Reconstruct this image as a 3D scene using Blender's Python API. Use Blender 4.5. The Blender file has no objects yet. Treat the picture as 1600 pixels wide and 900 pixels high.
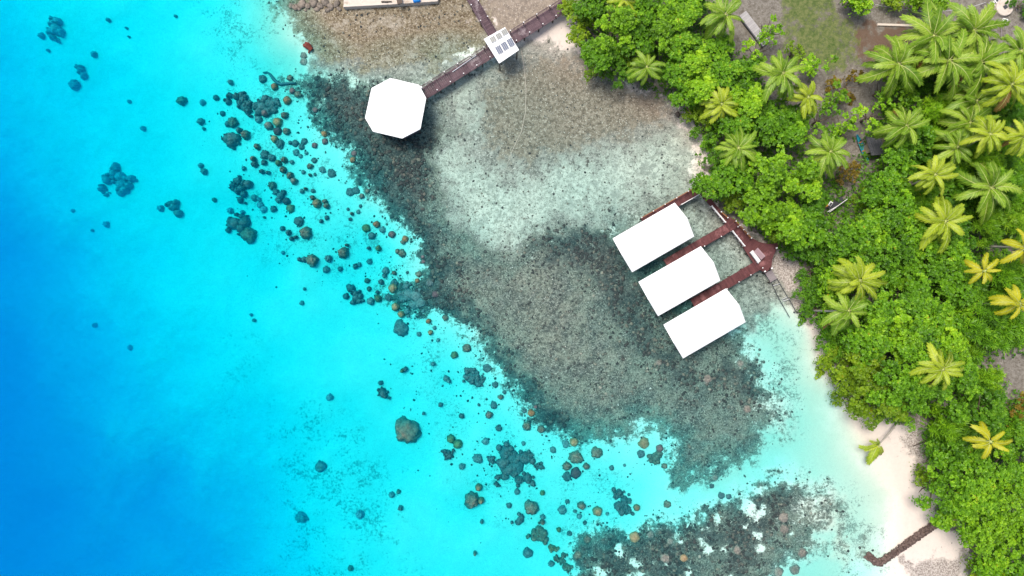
import bpy, math, random
import numpy as np
from mathutils import Vector, Matrix, Euler
R = math.radians
SC = bpy.context.scene
COL = SC.collection
H = 106.667            # camera height: 0.1 m per photo pixel at sea level

# ------------------------------------------------------------------ camera, light, exposure
cam_d = bpy.data.cameras.new('camera'); cam = bpy.data.objects.new('camera', cam_d); COL.objects.link(cam)
cam.location = (0, 0, H); cam.rotation_euler = (0, 0, 0)
cam_d.sensor_width = 36; cam_d.lens = 24; cam_d.clip_start = 1; cam_d.clip_end = 6000
SC.camera = cam
SUN_EL, SUN_AZ = R(66), R(-50)     # azimuth measured from +Y towards +X: the light comes from the upper left
wd = bpy.data.worlds.new('World'); SC.world = wd; wd.use_nodes = True
nt = wd.node_tree
sky = nt.nodes.new('ShaderNodeTexSky'); sky.sky_type = 'NISHITA'; sky.sun_disc = False
sky.sun_elevation = SUN_EL; sky.sun_rotation = SUN_AZ; sky.dust_density = 4.0; sky.air_density = 1.0; sky.ozone_density = 1.0
bgn = nt.nodes['Background']; bgn.inputs['Strength'].default_value = 0.12
nt.links.new(sky.outputs[0], bgn.inputs['Color'])
sd = bpy.data.lights.new('sun', 'SUN'); sd.energy = 2.2; sd.angle = R(22); sd.color = (1, .95, .87)
sun = bpy.data.objects.new('sun', sd); COL.objects.link(sun)
sdir = Vector((math.cos(SUN_EL)*math.sin(SUN_AZ), math.cos(SUN_EL)*math.cos(SUN_AZ), math.sin(SUN_EL)))
sun.rotation_euler = sdir.to_track_quat('Z', 'Y').to_euler(); sun.location = (0, 0, 80)
vs = SC.view_settings; vs.view_transform = 'Standard'; vs.look = 'None'; vs.gamma = 1; vs.use_curve_mapping = False
vs.exposure = 0.6
SC.cycles.transparent_max_bounces = 24; SC.cycles.max_bounces = 8; SC.cycles.volume_bounces = 4
SC.cycles.use_denoising = True

# ------------------------------------------------------------------ helpers
rng = np.random.default_rng(7); random.seed(7)

def W(px, py, z=0.0):
    s = 0.1*(1 - z/H)
    return Vector(((px-800)*s, (450-py)*s, z))

_lat = rng.random((256, 256)).astype(np.float32)
def vnoise(x, y):
    xi = np.floor(x).astype(int); yi = np.floor(y).astype(int)
    fx = x-xi; fy = y-yi; fx = fx*fx*(3-2*fx); fy = fy*fy*(3-2*fy)
    a = _lat[xi & 255, yi & 255]; b = _lat[(xi+1) & 255, yi & 255]
    c = _lat[xi & 255, (yi+1) & 255]; d = _lat[(xi+1) & 255, (yi+1) & 255]
    return (a*(1-fx)+b*fx)*(1-fy) + (c*(1-fx)+d*fx)*fy
def fbm(x, y, o=4):
    s = 0; a = .5; t = 0
    for k in range(o):
        s = s + a*vnoise(x*(2**k)+17.3*k, y*(2**k)+9.1*k); t += a; a *= .5
    return s/t
def smooth(a, b, x):
    t = np.clip((x-a)/(b-a), 0, 1); return t*t*(3-2*t)

class MB:
    """collects shapes into ONE mesh"""
    def __init__(self): self.v = []; self.f = []; self.m = []; self.tone = []
    def poly(self, verts, faces, mi=0, tone=None):
        b = len(self.v); self.v += [tuple(v) for v in verts]
        for f in faces: self.f.append(tuple(b+i for i in f)); self.m.append(mi); self.tone.append(random.random() if tone is None else tone)
    def box(self, c, s, rz=0, mi=0, tone=None, mat=None):
        if tone is None: tone = random.random()
        x, y, z = s[0]/2, s[1]/2, s[2]/2
        vs_ = [Vector(p) for p in ((-x,-y,-z),(x,-y,-z),(x,y,-z),(-x,y,-z),(-x,-y,z),(x,-y,z),(x,y,z),(-x,y,z))]
        M = mat if mat is not None else Matrix.Rotation(rz, 3, 'Z')
        self.poly([M @ v + Vector(c) for v in vs_], [(0,3,2,1),(4,5,6,7),(0,1,5,4),(1,2,6,5),(2,3,7,6),(3,0,4,7)], mi, tone)
    def prism(self, pts, z0, z1, mi=0, tone=None):
        """pts: world xy outline"""
        if tone is None: tone = random.random()
        n = len(pts); a = sum(pts[i][0]*pts[(i+1)%n][1]-pts[(i+1)%n][0]*pts[i][1] for i in range(n))
        if a < 0: pts = pts[::-1]
        vs_ = [(p[0], p[1], z0) for p in pts] + [(p[0], p[1], z1) for p in pts]
        self.poly(vs_, [tuple(range(n-1,-1,-1)), tuple(range(n, 2*n))] + [(i,(i+1)%n,n+(i+1)%n,n+i) for i in range(n)], mi, tone)
    def tube(self, pts, r, n=8, mi=0, tone=None):
        pts = [Vector(p) for p in pts]; rs = r if isinstance(r, (list, tuple)) else [r]*len(pts)
        if tone is None: tone = random.random()
        vs_ = []; fs = []
        for i, p in enumerate(pts):
            d = (pts[min(i+1,len(pts)-1)]-pts[max(i-1,0)]).normalized()
            u = d.cross(Vector((0,0,1)) if abs(d.z) < .9 else Vector((1,0,0))).normalized(); w = d.cross(u)
            vs_ += [p+(u*math.cos(2*math.pi*k/n)+w*math.sin(2*math.pi*k/n))*rs[i] for k in range(n)]
        for i in range(len(pts)-1):
            for k in range(n): fs.append((i*n+k, i*n+(k+1)%n, (i+1)*n+(k+1)%n, (i+1)*n+k))
        fs.append(tuple(range(n-1,-1,-1))); e = (len(pts)-1)*n; fs.append(tuple(range(e, e+n)))
        self.poly(vs_, fs, mi, tone)
    def build(self, name, mats, parent=None, smooth_=False):
        me = bpy.data.meshes.new(name); me.from_pydata(self.v, [], self.f)
        mats = mats if isinstance(mats, (list, tuple)) else [mats]
        for m in mats: me.materials.append(m)
        me.polygons.foreach_set('material_index', self.m)
        if smooth_: me.polygons.foreach_set('use_smooth', [True]*len(self.f))
        at = me.attributes.new('tone', 'FLOAT', 'FACE'); at.data.foreach_set('value', self.tone)
        me.update()
        return link(name, me, parent)
def link(name, me, parent=None):
    o = bpy.data.objects.new(name, me); COL.objects.link(o)
    if parent is not None:
        o.parent = parent
        o.matrix_parent_inverse = Matrix()
        # shapes are written in world space: undo the parent's placement
        if me is not None: o.matrix_basis = parent.matrix_basis.inverted()
    return o
def np_mesh(name, verts, faces, mats, tone=None, smooth_=False, mi=None):
    """verts (n,3), faces (m,k) all with k corners; tone per face"""
    me = bpy.data.meshes.new(name); nv, (nf, k) = len(verts), faces.shape
    me.vertices.add(nv); me.vertices.foreach_set('co', np.ascontiguousarray(verts, np.float32).ravel())
    me.loops.add(nf*k); me.loops.foreach_set('vertex_index', np.ascontiguousarray(faces, np.int32).ravel())
    me.polygons.add(nf); me.polygons.foreach_set('loop_start', np.arange(0, nf*k, k, dtype=np.int32))
    me.polygons.foreach_set('loop_total', np.full(nf, k, np.int32))
    for m in (mats if isinstance(mats, (list, tuple)) else [mats]): me.materials.append(m)
    if mi is not None: me.polygons.foreach_set('material_index', np.ascontiguousarray(mi, np.int32))
    if smooth_: me.polygons.foreach_set('use_smooth', np.ones(nf, bool))
    if tone is not None:
        at = me.attributes.new('tone', 'FLOAT', 'FACE'); at.data.foreach_set('value', np.ascontiguousarray(tone, np.float32))
    me.update(calc_edges=True); me.validate()
    return me
def empty(name, loc, rz=0):
    o = bpy.data.objects.new(name, None); COL.objects.link(o); o.location = loc; o.rotation_euler = (0, 0, rz); o.empty_display_size = .3
    return o
def tag(o, label=None, cat=None, group=None, kind=None):
    if label: o['label'] = label
    if cat: o['category'] = cat
    if group: o['group'] = group
    if kind: o['kind'] = kind
    return o

# ------------------------------------------------------------------ materials
def newmat(name):
    m = bpy.data.materials.new(name); m.use_nodes = True; n = m.node_tree
    return m, n, n.nodes['Principled BSDF']
def node(n, t, **kw):
    x = n.nodes.new(t)
    for k, v in kw.items():
        if hasattr(x, k): setattr(x, k, v)
        else: x.inputs[k.replace('_', ' ')].default_value = v
    return x
def mixc(n, fac, a, b, mode='MIX'):
    x = n.nodes.new('ShaderNodeMix'); x.data_type = 'RGBA'; x.blend_type = mode
    for s, v in ((0, fac), (6, a), (7, b)):
        if hasattr(v, 'is_linked') or hasattr(v, 'links'): n.links.new(v, x.inputs[s])
        else: x.inputs[s].default_value = v if s == 0 else (*v, 1) if len(v) == 3 else v
    return x.outputs[2]
def noise(n, scale, detail=4, rough=.6, coord='pos', vec=None):
    x = n.nodes.new('ShaderNodeTexNoise'); x.inputs['Scale'].default_value = scale; x.inputs['Detail'].default_value = detail; x.inputs['Roughness'].default_value = rough
    if vec is None:
        if coord == 'pos': vec = n.nodes.new('ShaderNodeNewGeometry').outputs['Position']
        else: vec = n.nodes.new('ShaderNodeTexCoord').outputs['Object']
    n.links.new(vec, x.inputs['Vector'])
    return x.outputs['Fac']
def math_(n, op, a, b=None, c=None):
    x = n.nodes.new('ShaderNodeMath'); x.operation = op
    for i, v in enumerate((a, b, c)):
        if v is None: continue
        if hasattr(v, 'links'): n.links.new(v, x.inputs[i])
        else: x.inputs[i].default_value = v
    return x.outputs[0]
def step(n, v, a, b):
    x = n.nodes.new('ShaderNodeMapRange'); x.interpolation_type = 'SMOOTHSTEP'
    n.links.new(v, x.inputs[0]); x.inputs[1].default_value = a; x.inputs[2].default_value = b
    return x.outputs[0]
def attr(n, name, typ='GEOMETRY'):
    x = n.nodes.new('ShaderNodeAttribute'); x.attribute_name = name; return x.outputs['Fac']
def bump(n, p, h, strength=.5, dist=.1):
    x = n.nodes.new('ShaderNodeBump'); x.inputs['Strength'].default_value = strength; x.inputs['Distance'].default_value = dist
    n.links.new(h, x.inputs['Height']); n.links.new(x.outputs[0], p.inputs['Normal'])
def plain(name, c1, c2, scale=2.0, rough=.7, tone=True, bumpy=0.0, spec=.3, c3=None):
    m, n, p = newmat(name)
    f = noise(n, scale, 5, .65)
    f = step(n, f, .3, .7)
    if tone: f = math_(n, 'MULTIPLY_ADD', attr(n, 'tone'), .6, math_(n, 'MULTIPLY', f, .4))
    col = mixc(n, f, c1, c2)
    if c3 is not None: col = mixc(n, step(n, noise(n, scale*.35, 6, .7), .55, .68), col, c3)
    n.links.new(col, p.inputs['Base Color']); p.inputs['Roughness'].default_value = rough
    p.inputs['Specular IOR Level'].default_value = spec
    if bumpy: bump(n, p, noise(n, scale*4, 3), bumpy, .05)
    return m
M = {}
M['white_roof'] = plain('white_roof', (.80,.80,.79), (.84,.84,.83), .8, .45, False)
M['roof_edge'] = plain('roof_edge', (.45,.43,.42), (.5,.48,.47), 3, .5)
M['jetty'] = plain('jetty_boards', (.06,.036,.045), (.145,.092,.105), 1.2, .75, c3=(.25,.2,.21))
M['red_deck'] = plain('red_deck_boards', (.07,.022,.024), (.15,.052,.052), 1.2, .7, c3=(.24,.10,.10))
M['grey_deck'] = plain('weathered_boards', (.17,.14,.15), (.28,.25,.25), 2, .8)
M['pale_boards'] = plain('pale_boards', (.30,.28,.28), (.42,.40,.39), 2, .8)
M['pile'] = plain('timber_pile', (.06,.045,.035), (.12,.09,.07), 3, .85)
M['rail_wood'] = plain('rail_wood', (.22,.09,.04), (.34,.16,.07), 3, .6)
M['white_paint'] = plain('white_paint', (.72,.71,.7), (.8,.79,.78), 3, .5)
M['wall_board'] = plain('wall_board', (.3,.24,.17), (.4,.33,.25), 2, .8)
M['solar_blue'] = plain('solar_cells_blue', (.05,.075,.13), (.08,.11,.18), 2, .25, spec=.6)
M['solar_grey'] = plain('solar_cells_grey', (.15,.16,.15), (.2,.21,.19), 2, .3, spec=.6)
M['metal'] = plain('pale_metal', (.45,.46,.47), (.58,.58,.58), 4, .4)
M['dark_metal'] = plain('dark_metal', (.04,.045,.05), (.09,.09,.1), 4, .5)
M['concrete'] = plain('concrete', (.5,.43,.36), (.66,.58,.5), 1.5, .9, c3=(.4,.33,.26))
M['mauve'] = plain('mauve_boards', (.30,.2,.22), (.4,.28,.3), 3, .7)
M['blue'] = plain('blue_plastic', (.01,.16,.5), (.02,.22,.6), 3, .4)
M['teal'] = plain('teal_paint', (.02,.25,.33), (.04,.34,.42), 3, .4)
M['orange'] = plain('orange_paint', (.5,.2,.03), (.6,.28,.04), 3, .5)
M['rust'] = plain('rusted_iron', (.10,.02,.015), (.2,.05,.035), 3, .8)
M['rock'] = plain('beach_rock', (.08,.07,.06), (.3,.25,.2), 2, .9, bumpy=.6)
M['wall_stone'] = plain('breakwater_stone', (.055,.035,.03), (.19,.135,.115), 3, .9, bumpy=.6)
M['drift'] = plain('drift_wood', (.07,.055,.045), (.12,.1,.085), 4, .9)
M['bark'] = plain('bark', (.1,.075,.05), (.2,.16,.12), 4, .9, bumpy=.5)
M['palm_bark'] = plain('palm_bark', (.26,.24,.2), (.42,.39,.33), 4, .9)
M['hose'] = plain('hose', (.02,.08,.10), (.03,.12,.14), 3, .5)
M['dark_cloth'] = plain('dark_sheet', (.02,.022,.025), (.045,.048,.055), 2, .6)

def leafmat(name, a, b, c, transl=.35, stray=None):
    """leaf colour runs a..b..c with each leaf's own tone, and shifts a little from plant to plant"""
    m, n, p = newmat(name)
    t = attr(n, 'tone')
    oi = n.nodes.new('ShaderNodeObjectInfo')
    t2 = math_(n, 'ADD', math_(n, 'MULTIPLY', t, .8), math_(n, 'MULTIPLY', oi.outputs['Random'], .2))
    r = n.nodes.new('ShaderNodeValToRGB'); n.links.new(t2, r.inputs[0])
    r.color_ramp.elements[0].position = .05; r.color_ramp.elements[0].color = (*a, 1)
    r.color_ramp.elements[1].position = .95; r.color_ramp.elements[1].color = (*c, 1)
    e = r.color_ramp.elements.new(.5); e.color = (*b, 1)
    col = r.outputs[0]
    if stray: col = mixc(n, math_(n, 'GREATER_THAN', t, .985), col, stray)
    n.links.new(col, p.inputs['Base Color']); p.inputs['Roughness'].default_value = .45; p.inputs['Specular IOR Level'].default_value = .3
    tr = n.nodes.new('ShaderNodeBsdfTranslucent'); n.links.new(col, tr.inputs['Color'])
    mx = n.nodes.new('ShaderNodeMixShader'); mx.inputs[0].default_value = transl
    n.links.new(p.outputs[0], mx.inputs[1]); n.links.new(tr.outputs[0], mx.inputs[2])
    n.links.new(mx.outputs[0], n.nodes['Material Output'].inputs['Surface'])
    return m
LEAF = {
 'green':  leafmat('leaf_green',  (.030,.10,.005), (.15,.36,.011), (.38,.64,.022), stray=(.4,.3,.02)),
 'bright': leafmat('leaf_bright', (.05,.14,.005), (.23,.47,.013), (.52,.75,.03), stray=(.45,.32,.02)),
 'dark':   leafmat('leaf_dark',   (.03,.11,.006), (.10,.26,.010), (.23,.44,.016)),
 'olive':  leafmat('leaf_olive',  (.07,.14,.006), (.20,.34,.011), (.38,.50,.02), stray=(.4,.25,.02)),
 'yellow': leafmat('leaf_yellowish', (.07,.19,.006), (.19,.38,.012), (.36,.52,.025)),
 'rusty':  leafmat('leaf_rusty',  (.10,.08,.01), (.22,.15,.015), (.3,.3,.02)),
}
FROND = {
 'g':  leafmat('frond_green', (.07,.16,.010), (.20,.35,.022), (.40,.54,.06), .3),
 'd':  leafmat('frond_deep',  (.07,.16,.010), (.20,.35,.022), (.42,.55,.07), .3),
 'y':  leafmat('frond_yellowgreen', (.13,.21,.010), (.34,.45,.022), (.56,.62,.06), .3),
 'b':  leafmat('frond_dead', (.10,.055,.015), (.22,.125,.035), (.34,.22,.07), .2),
 'yy': leafmat('frond_yellow', (.27,.28,.008), (.46,.46,.015), (.6,.56,.04), .3),
}
M['rachis'] = plain('frond_midrib', (.34,.40,.10), (.5,.52,.2), 3, .6)

# coral
def coralmat(name, a, b, c=None, scale=5):
    m, n, p = newmat(name)
    f = noise(n, scale*.62, 7, .8); v = n.nodes.new('ShaderNodeTexVoronoi'); v.inputs['Scale'].default_value = scale*2.2
    g = n.nodes.new('ShaderNodeNewGeometry').outputs['Position']; n.links.new(g, v.inputs['Vector'])
    col = mixc(n, step(n, f, .40, .60), a, b)
    if c: col = mixc(n, step(n, noise(n, scale*.5, 4), .52, .64), col, c)
    oi = n.nodes.new('ShaderNodeObjectInfo')
    col = mixc(n, math_(n, 'MULTIPLY', oi.outputs['Random'], .35), col, (.08,.09,.08))
    n.links.new(col, p.inputs['Base Color']); p.inputs['Roughness'].default_value = .95; p.inputs['Specular IOR Level'].default_value = .05
    bump(n, p, v.outputs['Distance'], .6, .12)
    return m
CORAL = {
 'dark':  coralmat('coral_dark', (.075,.10,.105), (.20,.225,.225)),
 'teal':  coralmat('coral_teal', (.12,.16,.165), (.28,.325,.315)),
 'brown': coralmat('coral_brown', (.12,.11,.085), (.29,.26,.20), (.15,.14,.115)),
 'grey':  coralmat('coral_grey', (.14,.14,.125), (.33,.31,.26), (.19,.19,.17)),
 'ochre': coralmat('coral_ochre', (.28,.175,.095), (.42,.28,.16), scale=3),
 'orange':coralmat('coral_orange', (.32,.13,.065), (.44,.21,.11), scale=3),
 'pink':  coralmat('coral_pink', (.22,.10,.10), (.32,.16,.16), scale=3),
 'purple':coralmat('coral_purple', (.085,.055,.065), (.15,.09,.105), scale=3),
 'veiled': coralmat('coral_veiled', (.18,.25,.28), (.33,.41,.44)),  # deep corals, paler and bluer: the water's veil is put into the colour
 'green': coralmat('coral_green', (.10,.13,.07), (.19,.23,.11), scale=3),
}
def reefmat():
    m, n, p = newmat('reef_coral')
    t = attr(n, 'tone'); r = n.nodes.new('ShaderNodeValToRGB')
    f = math_(n, 'ADD', math_(n, 'MULTIPLY', t, .75), math_(n, 'MULTIPLY', noise(n, 4, 5, .7), .25)); n.links.new(f, r.inputs[0])
    e = r.color_ramp.elements; e[0].position = .08; e[0].color = (.032,.038,.038,1); e[1].position = .97; e[1].color = (.42,.40,.34,1)
    for q, c in ((.4,(.055,.06,.058,1)), (.62,(.115,.115,.098,1)), (.82,(.195,.19,.15,1))):
        x = e.new(q); x.color = c
    n.links.new(r.outputs[0], p.inputs['Base Color']); p.inputs['Roughness'].default_value = .95; p.inputs['Specular IOR Level'].default_value = .05
    return m
M['reef'] = reefmat()

# ------------------------------------------------------------------ the lie of the land: raster fields over the photo's plan
GS = 2.5; GX = np.arange(-80, 1681, GS); GY = np.arange(-80, 981, GS)
PX, PY = np.meshgrid(GX, GY)                                  # [row, col]
CP = np.array([
 (-80,-80,4.5),(0,0,4),(0,150,5),(0,250,7),(0,350,9),(0,450,10),(0,550,11),(0,700,12),(0,900,12),(-80,450,12),(-80,980,13),
 (100,0,3.3),(100,150,4.2),(100,250,5),(100,350,6),(100,450,7.2),(100,550,8.5),(100,700,10.5),(100,900,11),
 (200,-80,2.4),(200,0,2.6),(200,150,3.2),(200,300,3.8),(200,450,4.8),(200,600,6.5),(170,680,6.4),(250,750,8.5),(200,900,9.5),
 (300,0,2),(300,150,2.3),(300,300,2.8),(300,450,3.3),(300,550,4),(320,600,3.5),(300,700,6),(350,800,7),(350,980,7.5),
 (400,100,1.7),(400,300,2.2),(400,450,2.7),(400,600,3.2),(420,700,4.5),(450,900,4.5),(370,0,1.4),
 (500,400,2.1),(500,600,2.5),(500,750,2.8),(500,850,3),(600,400,1.8),(600,600,2.1),(600,750,2.2),(600,980,2.6),
 (700,600,1.8),(700,750,1.8),(700,980,2.1),(800,700,1.6),(850,850,1.5),(900,750,1.4),(1000,760,1.2),(1100,740,.9),(1200,700,.55),(1250,650,.45),
 (420,20,.8),(450,60,.5),(480,120,.8),(430,-80,.8),(550,250,.95),(650,300,.6),(750,300,.42),(700,250,.38),(900,300,.4),(850,450,.32),(850,550,.42),
 (1000,400,.6),(1000,550,.75),(1100,600,.65),(1000,650,.6),(900,600,.5),(750,500,.6),(650,420,1.0),(1150,560,.55),(1200,500,.4),(1250,520,.22),
 (1300,620,.2),(1300,700,.28),(1350,740,.12),(1250,800,.5),(1150,800,.7),(1000,850,.9),(1300,850,.42),(1350,900,.35),(1380,800,.12),(1400,780,.04),(1000,980,1.0),(1200,980,.6),(1400,860,.02),
 (600,70,.08),(560,30,-.15),(700,50,.04),(650,110,.28),(800,130,.22),(850,100,.1),(950,130,.1),(900,200,.18),(1000,200,.14),(1050,200,.1),(1000,280,.25),
 (1085,240,.03),(1080,330,.3),(1130,400,.4),(600,-80,-.5),(750,-80,-.6),(800,20,-.1),(560,90,.12),(460,10,.25),(520,5,-.1),
 (1060,180,-.15),(1040,140,-.25),(890,70,-.15),(1105,240,-.3),(1222,420,-.05),(1240,390,-.3),(1268,480,-.2),(1300,570,-.15),(1345,645,-.15),
 (1390,690,-.12),(1420,690,-.35),(1420,760,-.2),(1455,770,-.5),(1440,830,-.3),(1455,880,-.35),
 (1300,200,-1.3),(1500,300,-1.5),(1500,600,-1.4),(1680,980,-1.5),(1680,-80,-1.6),(1200,0,-1.2),(1000,0,-.8),(1400,450,-1.3),(1350,560,-.7),(1520,800,-1.2),(1000,-80,-1),(1680,450,-1.7),(1150,150,-.9),(1200,280,-1)], float)
def rbf(c, qx, qy):
    d = np.hypot(c[:,None,0]-c[None,:,0], c[:,None,1]-c[None,:,1]); n = len(c)
    A = np.zeros((n+1, n+1)); A[:n,:n] = -d - np.eye(n)*4; A[:n,n] = 1; A[n,:n] = 1
    w = np.linalg.solve(A, np.append(c[:,2], 0))
    out = np.full(qx.shape, w[n])
    for i in range(n): out -= w[i]*np.hypot(qx-c[i,0], qy-c[i,1])
    return out
DEPTH = rbf(CP, PX, PY)
WX = PX + (fbm(PX/38, PY/38, 4)-.5)*44 + (fbm(PX/11+40, PY/11, 3)-.5)*34
WY = PY + (fbm(PX/38+70, PY/38+30, 4)-.5)*44 + (fbm(PX/11, PY/11+50, 3)-.5)*34
def sdf(poly, qx, qy):
    """>0 inside"""
    P = np.array(poly, float); d = np.full(qx.shape, 1e9); ins = np.zeros(qx.shape, bool)
    for a, b in zip(P, np.roll(P, -1, 0)):
        e = b-a; t = np.clip(((qx-a[0])*e[0]+(qy-a[1])*e[1])/(e@e+1e-9), 0, 1)
        d = np.minimum(d, np.hypot(qx-a[0]-t*e[0], qy-a[1]-t*e[1]))
        c = (a[1] > qy) != (b[1] > qy)
        with np.errstate(divide='ignore', invalid='ignore'):
            ins ^= c & (qx < (b[0]-a[0])*(qy-a[1])/(b[1]-a[1]+1e-12)+a[0])
    return np.where(ins, d, -d)
def region(poly, soft, warp=True): 
    s = sdf(poly, WX if warp else PX, WY if warp else PY); return smooth(-soft, soft, s)
main_reef = [(455,135),(480,165),(505,205),(545,255),(575,295),(610,335),(640,375),(662,420),(640,447),(600,452),(620,485),(690,492),(722,505),(742,545),(772,583),(802,612),(832,645),(868,682),(900,692),(950,690),(990,672),(1012,662),(1045,680),(1040,720),(1050,772),(1092,742),(1132,735),(1188,702),(1222,672),(1238,650),(1232,612),(1200,592),(1180,552),(1150,510),(1080,470),(1010,400),(955,335),(900,352),(830,365),(785,388),(735,370),(702,332),(688,300),(680,250),(712,210),(690,165),(640,140),(590,128),(530,122)]
dark_edge = [(450,140),(505,205),(575,295),(662,420),(600,452),(620,490),(722,508),(802,620),(868,690),(905,690),(890,640),(830,600),(770,540),(735,480),(705,420),(690,370),(655,325),(680,250),(665,200),(640,150),(560,130),(500,125)]
dark_mid = [(790,395),(860,345),(940,330),(985,400),(1025,490),(1050,555),(1090,580),(1180,545),(1222,615),(1180,640),(1110,610),(1050,600),(1000,560),(960,490),(900,430),(840,400)]
low_reef = [(892,850),(925,825),(960,838),(1000,828),(1060,802),(1150,782),(1198,748),(1262,742),(1312,785),(1345,845),(1330,880),(1290,850),(1240,862),(1210,900),(1150,985),(890,985),(898,880)]
low_dark = [(890,850),(960,830),(1050,800),(1150,780),(1200,745),(1260,760),(1240,800),(1200,860),(1180,900),(1100,880),(1020,985),(890,985)]
flat = [(650,70),(700,95),(755,100),(830,60),(900,70),(950,115),(1010,125),(1050,160),(1085,215),(1085,300),(1130,330),(1210,400),(1240,470),(1165,520),(1080,470),(1000,400),(955,345),(830,405),(735,420),(655,320),(640,240),(640,160),(560,120),(500,120),(480,80),(560,80)]
pale = [(700,150),(742,140),(738,195),(722,240),(772,278),(860,268),(960,238),(1050,205),(1100,232),(1075,300),(1000,300),(960,322),(880,342),(800,392),(735,362),(695,300),(678,235),(722,200)]
ochre = [(430,-90),(440,15),(470,70),(520,100),(600,108),(690,95),(760,70),(760,-90)]
brown_top = [(735,-90),(775,70),(800,60),(868,8),(850,-90)]
brown_flat = [(770,120),(830,90),(900,90),(960,120),(1020,135),(1045,175),(980,215),(900,235),(830,262),(780,250),(740,180)]
land = [(880,-90),(905,45),(930,105),(1000,122),(1042,150),(1090,195),(1108,260),(1120,325),(1222,395),(1262,440),(1290,520),(1335,620),(1430,662),(1470,700),(1450,760),(1470,815),(1515,850),(1520,985),(1800,985),(1800,-90)]
grass = [(1225,-90),(1232,40),(1235,100),(1290,120),(1345,95),(1340,40),(1310,10),(1300,-90)]
brown_soil = [(1345,40),(1400,35),(1440,45),(1410,90),(1350,100),(1335,70)]
pebbles = [(1210,385),(1250,400),(1275,470),(1265,500),(1232,470),(1206,430)]
pebble_point = [(1400,690),(1425,655),(1470,665),(1475,720),(1440,735)]
pebble_low = [(1420,885),(1450,858),(1500,870),(1520,985),(1400,985)]
speck_low = [(440,640),(520,620),(640,760),(660,985),(430,985),(420,760)]
speck_mid = [(330,480),(420,470),(440,640),(400,720),(300,680),(320,560)]
speck_up = [(300,-90),(430,-90),(450,120),(470,260),(380,240),(330,140)]
speck_edge = [(340,200),(480,130),(660,420),(740,520),(880,690),(1000,690),(1000,830),(880,860),(700,800),(620,600),(560,480),(380,380)]
film = [(1120,430),(1215,440),(1250,520),(1290,600),(1330,690),(1390,760),(1380,830),(1340,880),(1300,985),(1150,985),(1250,850),(1300,780),(1230,720),(1120,760),(1060,740),(1230,640),(1180,540)]
soft_side = [(1150,500),(1215,560),(1280,660),(1230,730),(1180,690),(1190,610),(1150,560)]
soft_low = [(1260,730),(1370,800),(1380,900),(1280,900),(1250,800)]
speck_shore = [(1110,440),(1200,430),(1240,500),(1260,580),(1250,680),(1180,600),(1130,510)]
F = {}
reef = np.maximum(region(main_reef, 26), region(low_reef, 26))
holes = smooth(.60, .76, fbm(PX/22+11, PY/22+5, 5))
reef_low_only = region(low_reef, 8)
reef = np.clip(reef - holes*reef_low_only*.75, 0, 1)*(1-.6*region(pale, 45))*(1-.5*region(soft_side, 40))*(1-.5*region(soft_low, 40))
dark = np.maximum.reduce([region(dark_edge, 26)*.85, region(dark_mid, 40)*.75, region(low_dark, 24)*.6])
dark = dark*reef
reef_wide = np.maximum(smooth(-22, 60, sdf(main_reef, WX, WY)), smooth(-20, 40, sdf(low_reef, WX, WY)))
F['reef'] = reef; F['dark'] = dark
F['flat'] = region(flat, 30); F['pale'] = region(pale, 42); F['ochre'] = region(ochre, 40); F['brown'] = np.maximum(region(brown_flat, 42), region(brown_top, 16))
F['film'] = np.maximum(region(film, 40), region([(370,-90),(430,-90),(480,100),(560,120),(520,150),(440,140),(395,60)], 40)); F['land'] = region(land, 10); F['grass'] = region(grass, 14); F['soil'] = region(brown_soil, 10)
F['pebble'] = np.maximum.reduce([region(pebbles, 12), region(pebble_low, 14), region(pebble_point, 14)*.8])
F['speck'] = np.maximum.reduce([region(speck_low, 60)*.62, region(speck_mid, 50)*.35, region(speck_up, 35)*.6, region(speck_edge, 60)*.4, region(speck_shore, 40)*.75, region(soft_low, 50)*.8])
# sea bed relief
DEPTH = np.where(DEPTH > 4, 4+(DEPTH-4)*1.16, DEPTH)
DEPTH = np.where(DEPTH > 0, DEPTH*(1-.62*reef_wide)*(1-.55*np.clip(F['flat']-reef_wide, 0, 1)), DEPTH)
DEPTH = DEPTH + (fbm(PX/80, PY/80, 5)-.5)*np.clip(DEPTH*.5, 0, 3.0) - reef*(fbm(PX/9, PY/9, 3)-.35)*.25*np.clip(DEPTH*1.6, .1, 1)
def samp(A, px, py):
    x = np.clip((np.asarray(px, float)+80)/GS, 0, len(GX)-1.001); y = np.clip((np.asarray(py, float)+80)/GS, 0, len(GY)-1.001)
    xi = x.astype(int); yi = y.astype(int); fx = x-xi; fy = y-yi
    return (A[yi,xi]*(1-fx)+A[yi,xi+1]*fx)*(1-fy)+(A[yi+1,xi]*(1-fx)+A[yi+1,xi+1]*fx)*fy
def to_px(x, y, z): 
    s = 0.1*(1-z/H); return 800+x/s, 450-y/s
def ground_z(x, y):
    z = np.zeros(np.shape(x))
    for _ in range(3): z = -samp(DEPTH, *to_px(x, y, z))
    return z
def gz(x, y): return float(ground_z(np.array([x]), np.array([y]))[0])
def Wg(px, py):
    z = -float(samp(DEPTH, [px], [py])[0]); return W(px, py, z)

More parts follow.
